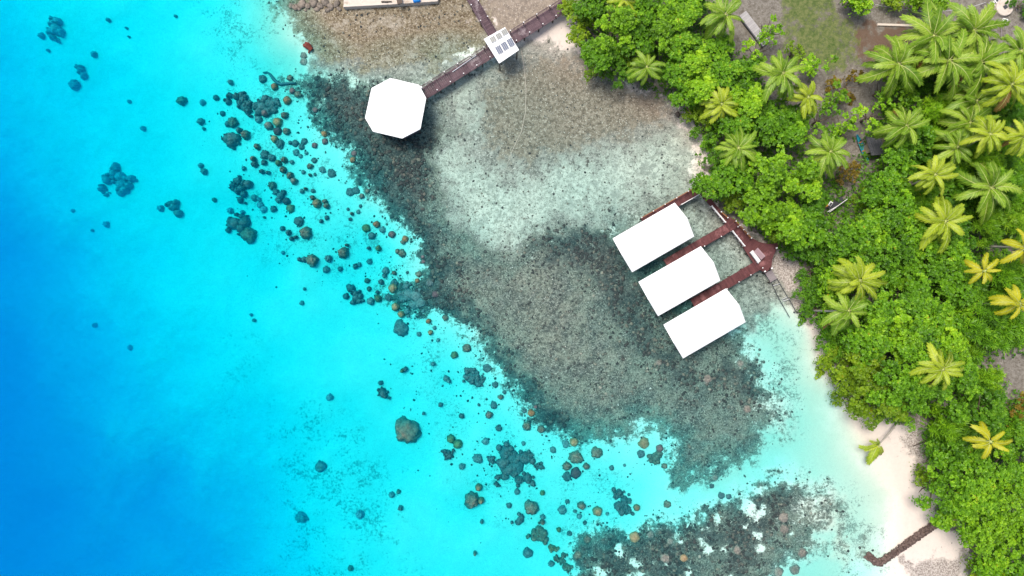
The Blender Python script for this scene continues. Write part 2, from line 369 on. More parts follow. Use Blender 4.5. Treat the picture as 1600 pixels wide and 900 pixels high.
# ------------------------------------------------------------------ ground: one sheet to the horizon
def axis(lim, st):
    a = list(np.arange(-lim, lim+st/2, st)); d = st; x = a[-1]; ext = []
    while x < 2500: d *= 1.35; x += d; ext.append(x)
    return np.array([-e for e in ext[::-1]] + a + ext)
ax, ay = axis(92, .23), axis(54, .23)
TX, TY = np.meshgrid(ax, ay); TZ = ground_z(TX, TY)
tpx, tpy = to_px(TX, TY, TZ)
nx, ny = len(ax), len(ay)
idx = np.arange(nx*ny).reshape(ny, nx)
faces = np.stack([idx[:-1,:-1], idx[:-1,1:], idx[1:,1:], idx[1:,:-1]], -1).reshape(-1, 4)

def groundmat():
    m, n, p = newmat('shore_ground')
    pos = n.nodes.new('ShaderNodeNewGeometry').outputs['Position']
    nA = noise(n, .35, 9, .74, vec=pos); nB = noise(n, 1.7, 7, .82, vec=pos); nC = noise(n, .12, 5, .6, vec=pos); nD = noise(n, 4.2, 4, .8, vec=pos)
    def mask(a, amp=2.0, lo=.35, hi=.65, ampB=1.6):
        v = math_(n, 'ADD', attr(n, a), math_(n, 'MULTIPLY', math_(n, 'SUBTRACT', nA, .5), amp))
        v = math_(n, 'ADD', v, math_(n, 'MULTIPLY', math_(n, 'SUBTRACT', nB, .5), ampB))
        return math_(n, 'MULTIPLY', step(n, v, lo, hi), step(n, attr(n, a), .02, .12))   # nothing outside the field
    def mul(a, b): return math_(n, 'MULTIPLY', a, b)
    col = mixc(n, step(n, nC, .35, .65), (.80,.715,.63), (.74,.675,.59))
    col = mixc(n, mul(attr(n, 'film'), .85), col, (.515,.54,.43))
    col = mixc(n, mul(step(n, nB, .4, .7), .24), col, (.52,.48,.40)); col = mixc(n, mul(step(n, nD, .42, .68), .32), col, (.45,.42,.36))
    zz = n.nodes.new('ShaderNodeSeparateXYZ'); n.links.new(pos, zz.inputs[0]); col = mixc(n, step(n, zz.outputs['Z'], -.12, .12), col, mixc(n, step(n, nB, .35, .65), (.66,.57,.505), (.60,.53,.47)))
    # the flat: silt, weed and broken coral
    g = mixc(n, step(n, nB, .40, .58), (.13,.125,.105), (.33,.31,.265))
    g = mixc(n, mul(step(n, nA, .48, .64), .7), g, (.42,.40,.34)); g = mixc(n, mul(step(n, nC, .5, .62), mul(step(n, nB, .5, .6), .8)), g, (.58,.55,.48))
    g = mixc(n, step(n, nD, .57, .65), g, (.62,.58,.5)); g = mixc(n, step(n, nD, .42, .35), g, (.05,.055,.05))
    col = mixc(n, mask('flat', 1.4, .25, .65), col, g)
    b = mixc(n, step(n, nB, .40, .60), (.11,.085,.06), (.26,.21,.155)); b = mixc(n, step(n, nD, .57, .66), b, (.58,.53,.45))
    col = mixc(n, mul(mask('brown', 2.2, .3, .8), .85), col, b)
    s = mixc(n, step(n, nB, .44, .58), (.60,.59,.495), (.28,.285,.235)); s = mixc(n, mul(step(n, nA, .5, .62), .7), s, (.24,.245,.21)); s = mixc(n, step(n, nD, .43, .36), s, (.12,.12,.105))
    col = mixc(n, mul(mask('pale', 3.4, .36, .78, 2.2), .9), col, s)
    o = mixc(n, step(n, nB, .40, .58), (.10,.075,.045), (.26,.22,.15)); o = mixc(n, step(n, nA, .5, .64), o, (.31,.275,.215)); o = mixc(n, step(n, nD, .56, .66), o, (.56,.5,.41))
    o = mixc(n, step(n, nD, .42, .35), o, (.05,.035,.02))
    col = mixc(n, mask('ochre', 1.6, .25, .6), col, o)
    # reef floor between the corals
    r = mixc(n, step(n, nB, .43, .57), (.075,.078,.066), (.22,.215,.172)); r = mixc(n, mul(step(n, nA, .46, .6), .6), r, (.23,.222,.175)); r = mixc(n, mul(step(n, noise(n, .2, 7, .7, vec=pos), .47, .58), .65), r, mixc(n, step(n, nB, .42, .6), (.04,.047,.045), (.15,.15,.135))); r = mixc(n, step(n, nD, .55, .64), r, (.37,.355,.295)); r = mixc(n, step(n, nD, .45, .37), r, (.035,.037,.036))
    col = mixc(n, mask('reef', 2.0, .30, .66, 2.8), col, r)
    d = mixc(n, step(n, nB, .42, .6), (.03,.037,.038), (.10,.102,.092)); d = mixc(n, step(n, nD, .57, .68), d, (.30,.29,.255))
    col = mixc(n, mul(mask('dark', 2.4, .3, .75, 1.6), .92), col, d)
    # weed specks on the sand
    sp = math_(n, 'ADD', mul(attr(n, 'speck'), .10), mul(noise(n, .22, 5, .7, vec=pos), .55))
    sp = step(n, math_(n, 'ADD', sp, mul(noise(n, 2.3, 6, .85, vec=pos), .9)), .825, .885)
    sp = math_(n, 'MULTIPLY', sp, math_(n, 'MULTIPLY', step(n, attr(n, 'speck'), .05, .5), .6))
    col = mixc(n, sp, col, (.04,.05,.045))
    # dry land
    l = mixc(n, step(n, nB, .35, .65), (.115,.10,.08), (.24,.22,.19)); l = mixc(n, step(n, nD, .58, .68), l, (.36,.33,.30))
    l = mixc(n, mul(mask('soil', 3.5, .3, .9, 2.5), .8), l, (.12,.07,.045))
    gr = mixc(n, step(n, nB, .36, .64), (.045,.095,.012), (.15,.17,.05))
    l = mixc(n, mul(mask('grass', 4, .25, .95, 3), .85), l, gr)
    col = mixc(n, mask('land', 1.2), col, l)
    pb = mixc(n, step(n, nD, .4, .6), (.2,.165,.145), (.5,.45,.4))
    col = mixc(n, mask('pebble', 1.5, .2, .8, 2), col, pb)
    n.links.new(col, p.inputs['Base Color']); p.inputs['Roughness'].default_value = .95; p.inputs['Specular IOR Level'].default_value = .05
    bump(n, p, math_(n, 'ADD', nB, math_(n, 'MULTIPLY', nD, .5)), .35, .12)
    return m
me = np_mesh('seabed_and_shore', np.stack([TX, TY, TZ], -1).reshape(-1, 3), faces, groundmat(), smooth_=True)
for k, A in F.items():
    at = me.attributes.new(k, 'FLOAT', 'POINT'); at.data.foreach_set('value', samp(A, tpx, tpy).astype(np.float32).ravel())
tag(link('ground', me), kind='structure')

# ------------------------------------------------------------------ sea: a body of clear water that swallows red first
wm = bpy.data.materials.new('sea_water'); wm.use_nodes = True; n = wm.node_tree; n.nodes.remove(n.nodes['Principled BSDF'])
va = n.nodes.new('ShaderNodeVolumeAbsorption'); va.inputs['Density'].default_value = 0.95
va.inputs['Color'].default_value = (0.0, 1-.054/.95, 1-.011/.95, 1)
vsn = n.nodes.new('ShaderNodeVolumeScatter'); vsn.inputs['Density'].default_value = .055; vsn.inputs['Color'].default_value = (.03, .66, 1, 1)
add = n.nodes.new('ShaderNodeAddShader'); n.links.new(va.outputs[0], add.inputs[0]); n.links.new(vsn.outputs[0], add.inputs[1])
n.links.new(add.outputs[0], n.nodes['Material Output'].inputs['Volume'])
b = MB(); b.box((0, 0, -15), (4400, 4400, 30)); tag(b.build('sea', wm), kind='structure')

# ------------------------------------------------------------------ timber helpers
def frame_of(a, b):
    d = Vector((b[0]-a[0], b[1]-a[1], 0)); L = d.length; d.normalize(); return d, Vector((-d.y, d.x, 0)), L
def planks(mb, a, b, width, z, thick=.09, pitch=.30, mi=0):
    """cross boards from a to b (world xy), top at z"""
    d, w, L = frame_of(a, b); n_ = max(1, int(L/pitch)); rz = math.atan2(d.y, d.x)
    for i in range(n_):
        c = Vector((a[0], a[1], 0)) + d*((i+.5)*L/n_)
        mb.box((c.x, c.y, z-thick/2+random.uniform(-.004, .004)), (L/n_-.025, width*random.uniform(.985, 1.015), thick), rz, mi)
def beams(mb, a, b, width, z, mi=0):
    d, w, L = frame_of(a, b); rz = math.atan2(d.y, d.x)
    for s in (-1, 0, 1):
        c = Vector(((a[0]+b[0])/2, (a[1]+b[1])/2, 0)) + w*s*(width/2-.15); mb.box((c.x, c.y, z-.22), (L-.06, .12, .2), rz, mi)
def xy(px, py, z): 
    v = W(px, py, z); return (v.x, v.y)
def piles(root, a, b, width, z, step_=2.4, top=0.0, name='pile', r=.11):
    d, w, L = frame_of(a, b); k = max(2, int(L/step_)+1)
    for i in range(k):
        for s in (-1, 1):
            c = Vector((a[0], a[1], 0)) + d*(.25+(L-.5)*i/(k-1)) + w*s*(width/2-.14)
            g = gz(c.x, c.y)
            m = MB(); m.tube([(c.x, c.y, g-.4), (c.x, c.y, z-.1+top)], r, 8); m.build(name, M['pile'], root)
def railing(root, a, b, side, width, z, mat, posts=True, gap=2.0, both=(0, 1)):
    d, w, L = frame_of(a, b); rz = math.atan2(d.y, d.x)
    p0 = Vector((a[0], a[1], 0)) + w*side*(width/2-.05) + d*L*both[0]; p1 = Vector((a[0], a[1], 0)) + w*side*(width/2-.05) + d*L*both[1]
    LL = (p1-p0).length; c = (p0+p1)/2
    m = MB(); m.box((c.x, c.y, z+.95), (LL, .10, .07), rz); m.box((c.x, c.y, z+.5), (LL, .05, .05), rz); m.build('handrail', M[mat], root)
    k = max(2, int(LL/gap)+1)
    for i in range(k):
        q = p0+(p1-p0)*(i/(k-1))
        m = MB(); m.box((q.x, q.y, z+.5), (.11, .11, 1.0), rz); m.box((q.x, q.y, z+1.03), (.15, .15, .06), rz, 1)
        m.build('rail_post', [M[mat], M['white_paint']], root)

# ------------------------------------------------------------------ long jetty, branch walkway, solar hut, octagonal pavilion
ZD = 1.6
def boardwalk(name, label, pa, pb, width, mat, rails=(), z=ZD, group='timber walkways over the shallows', dz=0.0):
    a, b = xy(*pa, z), xy(*pb, z)
    root = tag(empty(name, (a[0], a[1], 0)), label, 'boardwalk', group)
    m = MB(); planks(m, a, b, width, z+dz); m.build('deck', M[mat], root)
    m = MB(); beams(m, a, b, width, z+dz); m.build('beam', M['pile'], root)
    piles(root, a, b, width, z)
    for r in rails: railing(root, a, b, r[0], width, z+dz, r[1], both=r[2] if len(r) > 2 else (0, 1), gap=r[3] if len(r) > 3 else 2.0)
    return root
jr = boardwalk('jetty', 'long purple-brown plank jetty running from the octagonal pavilion to the trees', (659, 148.5), (884, 8), 1.85, 'jetty', [(1, 'jetty', (0, 1), 2.2), (-1, 'jetty', (0, 1), 2.2)])
boardwalk('walkway', 'narrow purple-brown walkway meeting the jetty at the solar-panel hut', (728, -16), (771, 57), 1.35, 'jetty', [(1, 'jetty', (0, 1), 2.2), (-1, 'jetty', (0, 1), 2.2)], dz=-.012)
# white pipes lying along the jetty
a, b = xy(707, 112, ZD+.2), xy(744, 86, ZD+.2)
m = MB(); m.tube([(a[0], a[1], ZD+.12), (b[0], b[1], ZD+.12)], .07, 8); tag(m.build('pipe', M['white_paint']), 'white pipe lying along the upper edge of the long jetty', 'pipe')
a = W(659, 140, ZD)
m = MB(); m.tube([a, a+Vector((0,0,.5)), a+Vector((0,0,1.1))], [.2,.2,.16], 10); m.tube([a+Vector((0,0,1.1)), a+Vector((0,0,1.25))], [.26,.2], 10, 1)
tag(m.build('lamp_post', [M['dark_metal'], M['white_paint']]), 'short lamp post with white cap where jetty meets octagonal pavilion', 'lamp')

def roof_from(corners_px, z, name='roof'):
    return [W(*c, z) for c in corners_px]
# solar hut
zc = 4.3
cs = [W(*c, zc) for c in ((756, 61), (789, 42.5), (811, 78), (780, 99))]
ctr = sum(cs, Vector())/4
root = tag(empty('solar_hut', (ctr.x, ctr.y, 0)), 'small square white roof carrying six solar panels above the jetty crossing', 'hut')
m = MB(); m.prism([(c.x, c.y) for c in cs], zc-.12, zc, 0); m.build('roof', M['white_roof'], root)
m = MB(); m.prism([((c.x-ctr.x)*.985+ctr.x, (c.y-ctr.y)*.985+ctr.y) for c in cs], zc-.3, zc-.124, 0); m.build('fascia', M['roof_edge'], root)
for c in cs:
    q = ctr+(c-ctr)*.88; m = MB(); m.tube([(q.x, q.y, gz(q.x, q.y)-.3), (q.x, q.y, zc-.25)], .09, 8); m.build('post', M['pile'], root)
du = (cs[1]-cs[0]).normalized(); dv = (cs[3]-cs[0]).normalized(); rz = math.atan2(du.y, du.x)
def panel(px, py, su, sv, mat):
    c = W(px, py, zc+.12); m = MB()
    m.box((c.x, c.y, c.z-.02), (su, sv, .05), rz, 1)
    k = 3
    for i in range(k): 
        q = c+du*((i-(k-1)/2)*su/k); m.box((q.x, q.y, c.z+.012), (su/k-.04, sv-.1, .016), rz, 0)
    m.build('solar_panel', [M[mat], M['metal']], root)
t1 = lambda x, y: (400+x/3.2, y/3.2)
for x, y in ((1185, 196), (1214, 179), (1242, 160)): panel(*t1(x, y), .82, .85, 'solar_grey')
for x, y in ((1216, 248), (1244, 230), (1273, 212)): panel(*t1(x, y), .84, 1.25, 'solar_blue')
# pavilion
zo = 4.6
oc = [t1(x, y) for x, y in ((672, 390), (815, 424), (851, 490), (822, 645), (731, 692), (585, 658), (545, 590), (578, 440))]
ow = [W(*p, zo) for p in oc]; ctr = sum(ow, Vector())/8
root = tag(empty('octagonal_pavilion', (ctr.x, ctr.y, 0)), 'octagonal overwater pavilion with plain bright white roof at the jetty end', 'pavilion')
m = MB()
apex = ctr+Vector((0, 0, 1.1)); lo = [Vector((p.x, p.y, zo-.14)) for p in ow]
m.poly(ow+[apex]+lo, [(i, 8, (i+1) % 8) for i in range(8)]+[(9+i, i, (i+1) % 8, 9+(i+1) % 8) for i in range(8)]+[tuple(9+i for i in range(8))])
m.build('roof', M['white_roof'], root)
m = MB()
for i in range(8):
    e = (apex+Vector((0,0,.012))); m.tube([ow[i].lerp(e, .01)+Vector((0,0,.01)), e], .035, 5)
m.build('roof_ridge', M['white_roof'], root)
m = MB(); inn = [ctr+(p-ctr)*.86 for p in ow]; m.prism([(p.x, p.y) for p in inn], ZD-.3, ZD-.02); m.build('deck', M['jetty'], root)
for p in inn:
    q = ctr+(p-ctr)*.97
    m = MB(); m.tube([(q.x, q.y, gz(q.x, q.y)-.4), (q.x, q.y, zo+.05)], .13, 8); m.build('post', M['pile'], root)
for i in range(8):
    if i in (0, 1): continue
    a, b = inn[i], inn[(i+1) % 8]; d, w, L = frame_of(a, b); c = (a+b)/2
    m = MB(); m.box((c.x, c.y, ZD+.93), (L*.96, .09, .07), math.atan2(d.y, d.x)); m.box((c.x, c.y, ZD+.45), (L*.96, .05, .55), math.atan2(d.y, d.x)); m.build('handrail', M['jetty'], root)

# ------------------------------------------------------------------ three bungalows
def bungalow(corn, label):
    ze = 4.2
    A, B, C, D = [W(*c, ze) for c in corn]               # sea-top, shore-top, shore-bottom, sea-bottom
    ctr = (A+B+C+D)/4; u = ((B-A)+(C-D)).normalized(); v = Vector((-u.y, u.x, 0)); L = ((B-A).length+(C-D).length)/2; wd_ = ((A-D).length+(B-C).length)/2
    rz = math.atan2(u.y, u.x)
    root = tag(empty('overwater_bungalow', (ctr.x, ctr.y, 0), rz), label, 'bungalow', 'white roofed bungalows over the lagoon')
    P = lambda a, b, z: Vector((ctr.x, ctr.y, 0))+u*a+v*b+Vector((0, 0, z))
    hl, hw, zr = L/2, wd_/2, ze+1.35
    m = MB(); t = .12
    top = [P(-hl, hw, ze), P(hl, hw, ze), P(hl, -hw, ze), P(-hl, -hw, ze), P(-hl-.27, 0, zr), P(hl+.10, 0, zr)]
    bot = [p-Vector((0, 0, t)) for p in top]
    m.poly(top+bot, [(0,4,5,1), (4,3,2,5), (6,7,11,10), (10,11,8,9), (0,1,7,6), (2,3,9,8), (1,5,11,7), (5,2,8,11), (4,0,6,10), (3,4,10,9)])
    rf = m.build('roof', M['white_roof'], root)
    m = MB(); m.tube([P(-hl-.25, 0, zr+.01), P(hl+.08, 0, zr+.01)], .06, 6); m.build('ridge_cap', M['white_roof'], rf)
    rf.children[0].matrix_basis = Matrix()
    m = MB()
    for s in (-1, 1): q = P(0, s*(hw-.06), ze-.2); m.box(q, (L-.1, .06, .14), rz)
    m.build('fascia', M['roof_edge'], root)
    m = MB(); q = P(.7, 0, (ZD+ze)/2-.02); m.box(q, (L-3.0, wd_-1.5, ze-ZD-.1), rz); 
    m.build('wall', M['wall_board'], root)
    q = P(.7-(L-3.0)/2-.04, .6, ZD+1.0); m = MB(); m.box(q, (.06, .95, 1.98), rz); m.build('door', M['rail_wood'], root)
    for s in (-1, 1):
        q = P(1.4, s*((wd_-1.5)/2+.03), ZD+1.35); m = MB(); m.box(q, (1.6, .06, 1.1), rz); w_ = m.build('window', M['dark_metal'], root)
    m = MB(); a, b = P(-hl+.55, 0, 0), P(hl-.7, 0, 0); planks(m, (a.x, a.y), (b.x, b.y), wd_-.9, ZD-.02, .1, .3); m.build('deck', M['red_deck'], root)
    for i in range(4):
        for s in (-1, 0, 1):
            q = P(-hl+1+(L-2.2)*i/3, s*(hw-.8), 0); m = MB(); m.tube([(q.x, q.y, gz(q.x, q.y)-.4), (q.x, q.y, ZD-.11)], .14, 8); m.build('pile', M['pile'], root)
    for s in (-1, 1):
        q = P(-hl+.75, s*(hw-.65), 0); m = MB(); m.box((q.x, q.y, (ZD+ze)/2-.05), (.14, .14, ze-ZD-.1), rz); m.build('post', M['rail_wood'], root)
    q = P(-hl+.68, 0, ZD+.9); m = MB(); m.box(q, (.08, wd_-1.7, .08), rz); q = P(-hl+.68, 0, ZD+.5); m.box(q, (.04, wd_-1.7, .05), rz); m.build('handrail', M['rail_wood'], root)
bungalow(((957, 373), (1054, 316.5), (1085, 369.5), (988, 425)), 'white gabled bungalow at the top of the three, beside the orange-edged walkway')
bungalow(((997, 440.5), (1095, 385), (1125.8, 438), (1028.8, 493.8)), 'white gabled bungalow in the middle, between the other two roofs')
bungalow(((1036, 507.5), (1134.5, 451), (1165, 503), (1068, 560)), 'white gabled bungalow at the bottom of the three, nearest the bare sand')

boardwalk('walkway', 'orange-edged red walkway along the upper side of the topmost bungalow', (1004, 346.5), (1094, 295.5), 1.35, 'red_deck', [(1, 'rail_wood'), (-1, 'white_paint', (.62, .93), 3)])
boardwalk('walkway', 'red walkway leading between the top and middle bungalows', (1040, 411.5), (1150, 348), 1.3, 'red_deck', [(-1, 'red_deck', (.5, .97), 2.0)], dz=-.006)
boardwalk('walkway', 'red walkway leading between the middle and bottom bungalows', (1082, 474), (1188, 411.5), 1.35, 'red_deck', [(-1, 'red_deck', (.45, .97), 2.0)], dz=-.006)
# shore platform
root = None
pl = [(1099, 296), (1117, 318), (1132, 335), (1149, 343), (1160, 356), (1174, 371), (1186, 378), (1200, 381), (1219, 379), (1212, 392), (1207, 404), (1205, 419), (1196, 426), (1183, 420), (1176, 409), (1166, 394), (1150, 370), (1143, 361), (1131, 348), (1112, 324), (1094, 303)]
pw = [xy(*p, ZD) for p in pl]
root = tag(empty('shore_platform', (pw[4][0], pw[4][1], 0)), 'dark red angular boardwalk platform joining the walkways to the shore', 'platform')
m = MB(); m.prism(pw, ZD-.2, ZD-.016, 0, .5)
m.build('deck', M['red_deck'], root)
m = MB()
def inside(p, poly): return sdf(poly, np.array([float(p[0])]), np.array([float(p[1])]))[0]
for i in range(44):                     # board lines along the spine
    for (q0, q1, wid) in (((1106, 304), (1153, 358), 1.45), ((1153, 358), (1196, 400), 2.0)):
        t = (i+.5)/44; c = (q0[0]+(q1[0]-q0[0])*t, q0[1]+(q1[1]-q0[1])*t)
        if inside(c, pl) < 4: continue
        a, b = xy(*q0, ZD), xy(*q1, ZD); d, w, L = frame_of(a, b); cw = xy(*c, ZD)
        m.box((cw[0], cw[1], ZD-.006), (L/44-.03, min(wid, 2*inside(c, pl)*.1-.1), .016), math.atan2(d.y, d.x))
m.build('planking', M['red_deck'], root)
for p in ((1104, 308), (1118, 326), (1148, 347), (1146, 360), (1170, 376), (1170, 396), (1200, 386), (1186, 414), (1203, 416), (1210, 386)):
    c = xy(*p, ZD); mm = MB(); mm.tube([(c[0], c[1], gz(*c)-.3), (c[0], c[1], ZD-.2)], .12, 8); mm.build('pile', M['pile'], root)
def rail_px(p, q, mat, root, z=ZD, n_=4):
    a, b = W(*p, z+.95), W(*q, z+.95); d, w, L = frame_of(a, b); c = (a+b)/2
    m = MB(); m.box((c.x, c.y, z+.95), (L, .16, .08), math.atan2(d.y, d.x)); m.box((c.x, c.y, z+.5), (L, .05, .06), math.atan2(d.y, d.x)); m.build('handrail', M[mat], root)
    for i in range(n_):
        e = a.lerp(b, i/(n_-1)); m = MB(); m.box((e.x, e.y, z+.46), (.1, .1, .92), 0); m.box((e.x, e.y, z+1.03), (.17, .17, .07), 0, 1); m.build('rail_post', [M[mat], M['white_paint']], root)
rail_px((1112.5, 322), (1133.5, 347), 'white_paint', root); rail_px((1145, 361), (1163.5, 384), 'white_paint', root)
rail_px((1150, 345.5), (1174, 372), 'rail_wood', root, n_=5); rail_px((1127, 331), (1137, 340), 'rail_wood', root, n_=2)
for p in ((1213.5, 387.5), (1206, 419), (1195, 424)):
    c = W(*p, ZD+.9); m = MB(); m.box((c.x, c.y, ZD+.45), (.14, .14, .9), 0); m.box((c.x, c.y, ZD+.95), (.26, .2, .1), .4, 1); m.build('rail_post', [M['red_deck'], M['white_paint']], root)
# benches on the platform
def bench(name, p, q, wid, mat, label, cat, h=.45, back=False):
    a, b = W(*p, ZD+h), W(*q, ZD+h); d, w, L = frame_of(a, b); c = (a+b)/2; rz = math.atan2(d.y, d.x)
    root = tag(empty(name, (c.x, c.y, ZD)), label, cat)
    m = MB()
    k = max(3, int(wid/.2))
    for i in range(k): e = c+w*((i-(k-1)/2)*wid/k); m.box((e.x, e.y, ZD+h-.03), (L, wid/k-.025, .06), rz)
    m.build('seat' if cat == 'bench' else 'table_top', M[mat], root)
    for s in (-1, 1):
        for t in (-1, 1):
            e = c+d*s*(L/2-.12)+w*t*(wid/2-.08); m = MB(); m.box((e.x, e.y, ZD+(h-.06)/2), (.09, .09, h-.06), rz); m.build('leg', M[mat], root)
    if back:
        e = c-w*(wid/2+.03); m = MB(); m.box((e.x, e.y, ZD+.7), (L, .05, .4), rz); m.build('backrest', M[mat], root)
bench('bench', (1174, 392.5), (1186.5, 409.5), .62, 'white_paint', 'long white slatted bench on the red shore platform', 'bench', back=True)
bench('table', (1181, 390), (1193, 403), .85, 'mauve', 'mauve board table next to the white bench on the platform', 'table', h=.72)
# landing steps below the platform
root = tag(empty('landing', (*xy(1205, 432, 1.1), 0)), 'small grey-brown landing stage below the shore platform', 'landing')
c = [xy(*p, 1.1) for p in ((1195.5, 427), (1205.5, 421.5), (1214.5, 435), (1204, 441))]
m = MB(); m.prism(c, 1.0, 1.1); planks(m, ((c[0][0]+c[1][0])/2, (c[0][1]+c[1][1])/2), ((c[2][0]+c[3][0])/2, (c[2][1]+c[3][1])/2), 1.05, 1.13, .03, .24); m.build('deck', M['grey_deck'], root)
for q in c: m = MB(); m.tube([(q[0], q[1], gz(*q)-.3), (q[0], q[1], .998)], .09, 8); m.build('pile', M['pile'], root)
# pipe frame lying in the shallows
root = tag(empty('mooring_rack', Wg(1225, 465)), 'dark pipe rack with two cross bars lying in the shallows below the landing', 'rack')
for pts in (((1207, 446), (1219, 470), (1234, 496)), ((1212, 432), (1229, 461), (1246, 490))):
    m = MB(); m.tube([W(x, y, .25) for x, y in pts], .055, 6); m.build('pipe', M['dark_metal'], root)
for pts in (((1208, 446.5), (1218, 443)), ((1222, 471), (1234, 467)), ((1222, 468), (1230, 464))):
    m = MB(); m.tube([W(x, y, .3) for x, y in pts], .06, 6); m.build('crossbar', M['metal'], root)
for p in ((1208, 445), (1234, 466), (1242, 488)):
    c = W(*p, .3); m = MB(); m.tube([(c.x, c.y, gz(c.x, c.y)-.2), c], [.14, .1], 7); m.build('foot', M['dark_metal'], root)

# ------------------------------------------------------------------ rocks, breakwater, small things on the shore
def rock_arrays(c, r, seed, flat=.7):
    g = np.random.default_rng(seed); V, Fc = ICO[1]; v = V*(1+(g.random((len(V), 1))-.5)*.45)*np.array([g.uniform(.8, 1.25), g.uniform(.8, 1.25), flat])*r
    a = g.uniform(0, 6.28); ca, sa = math.cos(a), math.sin(a)
    return np.stack([v[:,0]*ca-v[:,1]*sa, v[:,0]*sa+v[:,1]*ca, v[:,2]], 1)+np.array(c), Fc
def ico(s):
    t = (1+5**.5)/2
    v = [(-1,t,0),(1,t,0),(-1,-t,0),(1,-t,0),(0,-1,t),(0,1,t),(0,-1,-t),(0,1,-t),(t,0,-1),(t,0,1),(-t,0,-1),(-t,0,1)]
    v = [Vector(x).normalized() for x in v]
    f = [(0,11,5),(0,5,1),(0,1,7),(0,7,10),(0,10,11),(1,5,9),(5,11,4),(11,10,2),(10,7,6),(7,1,8),(3,9,4),(3,4,2),(3,2,6),(3,6,8),(3,8,9),(4,9,5),(2,4,11),(6,2,10),(8,6,7),(9,8,1)]
    for _ in range(s):
        c = {}; nf = []
        def mid(a, b):
            k = (min(a, b), max(a, b))
            if k not in c: v.append(((v[a]+v[b])/2).normalized()); c[k] = len(v)-1
            return c[k]
        for a, b, d in f:
            x, y, z = mid(a, b), mid(b, d), mid(d, a); nf += [(a,x,z),(b,y,x),(d,z,y),(x,y,z)]
        f = nf
    return np.array([tuple(x) for x in v]), np.array(f)
ICO = [ico(i) for i in range(4)]
def merge(parts):
    vs_, fs, k = [], [], 0
    for v, f in parts: vs_.append(v); fs.append(f+k); k += len(v)
    return np.concatenate(vs_), np.concatenate(fs)

# stone breakwater
segs = [((1480, 804), (1371, 880)), ((1371, 880), (1353, 866))]
pr = []; s_ = 0
for a, b in segs:
    L = math.hypot(b[0]-a[0], b[1]-a[1])
    for i in range(int(L*5)):
        t = random.random(); o_ = random.uniform(-4.6, 4.6); nx_, ny_ = -(b[1]-a[1])/L, (b[0]-a[0])/L
        px, py = a[0]+(b[0]-a[0])*t+nx_*o_, a[1]+(b[1]-a[1])*t+ny_*o_
        g = Wg(px, py); pr.append(rock_arrays((g.x, g.y, g.z+random.uniform(.25, .75)*(1-abs(o_)/9)), random.uniform(.14, .27), s_)); s_ += 1
v, f = merge(pr)
tag(link('stone_breakwater', np_mesh('stone_breakwater', v, f, M['wall_stone'], tone=np.repeat(rng.random(len(pr)), len(ICO[1][1])))), 'low brown stone breakwater bent like an L from the trees into the water', 'breakwater')

def rock(px, py, rpx, mat, label, group=None, sink=.15, cat='rock', name='rock', flat=.7):
    g = Wg(px, py); r = rpx*.1
    v, f = rock_arrays((0, 0, 0), r, int(px*7+py), flat)
    o = link(name, np_mesh(name, v, f, mat, tone=rng.random(len(f)))); o.location = (g.x, g.y, g.z+r*flat*.5-sink*r)
    return tag(o, label, cat, group)
rock(1059, 179, 4.2, M['drift'], 'single black boulder standing alone on the narrow pink beach'); 
for i, (x, y, r) in enumerate(((1041, 125, 4), (1037, 132, 3), (1043, 138, 3.4), (1039, 145, 2.6), (1045, 151, 2.4), (1034, 121, 2.6), (1048, 157, 2), (1047, 178, 1.8), (1046, 185, 1.6), (1032, 127, 2))):
    rock(x, y, r, M['rock'], None, 'rocks along the narrow beach')['label'] = ('%s rock of the broken row on the narrow beach under the trees' % ('largest dark', 'second dark', 'third dark', 'fourth dark', 'fifth dark', 'topmost grey', 'tiny lowest', 'small outlying', 'last outlying', 'small upper left')[i])
for i, (x, y, r) in enumerate(((462, 12, 6), (472, 6, 6), (481, 10, 5), (490, 5, 7), (500, 9, 5), (508, 4, 6), (517, 11, 5), (526, 6, 6), (468, 14, 4), (455, 9, 4), (495, 15, 4), (512, 16, 4), (530, 14, 4), (478, 16, 3))):
    rock(x, y, r, M['rock'], 'pale brown rock in the heap at the left end of the concrete slab', 'rocks heaped beside the concrete slab', flat=.55)
# rusty debris and the boulders beside it
g = Wg(482, 75); root = tag(empty('rusty_debris', g), 'dark red rusted iron scrap lying in the shallows near two boulders', 'debris')
m = MB(); m.tube([Wg(476, 72)+Vector((0,0,.3)), Wg(481, 73)+Vector((0,0,.5)), Wg(488, 79)+Vector((0,0,.3))], [.3, .45, .35], 7); m.build('plate', M['rust'], root)
m = MB(); m.tube([Wg(478, 68)+Vector((0,0,.3)), Wg(483, 71)+Vector((0,0,.55)), Wg(487, 74)+Vector((0,0,.3))], [.18, .3, .2], 6); m.tube([Wg(483, 84)+Vector((0,0,.2)), Wg(485, 74)+Vector((0,0,.4))], .13, 6); m.build('bracket', M['rust'], root)
# hose, pipe trail
pts = [(412, 114.5), (418, 113.5), (423, 117), (428, 124), (434, 130), (440, 132.5), (450, 131), (463, 130.5)]
m = MB(); m.tube([Wg(*p)+Vector((0,0,.25)) for p in pts], [.12,.16,.2,.26,.28,.26,.2,.14], 8); tag(m.build('hose', M['hose'], smooth_=True), 'thick blue-green hose curling over the sand left of the reef', 'hose')
pts = [(815, 80), (819, 105), (822, 140), (821, 175), (815, 205), (802, 232), (793, 255)]
m = MB(); m.tube([Wg(*p)+Vector((0,0,.02)) for p in pts], .035, 6); tag(m.build('pipe', M['concrete'], smooth_=True), 'thin pale pipe winding over the flat below the solar-panel hut', 'pipe')
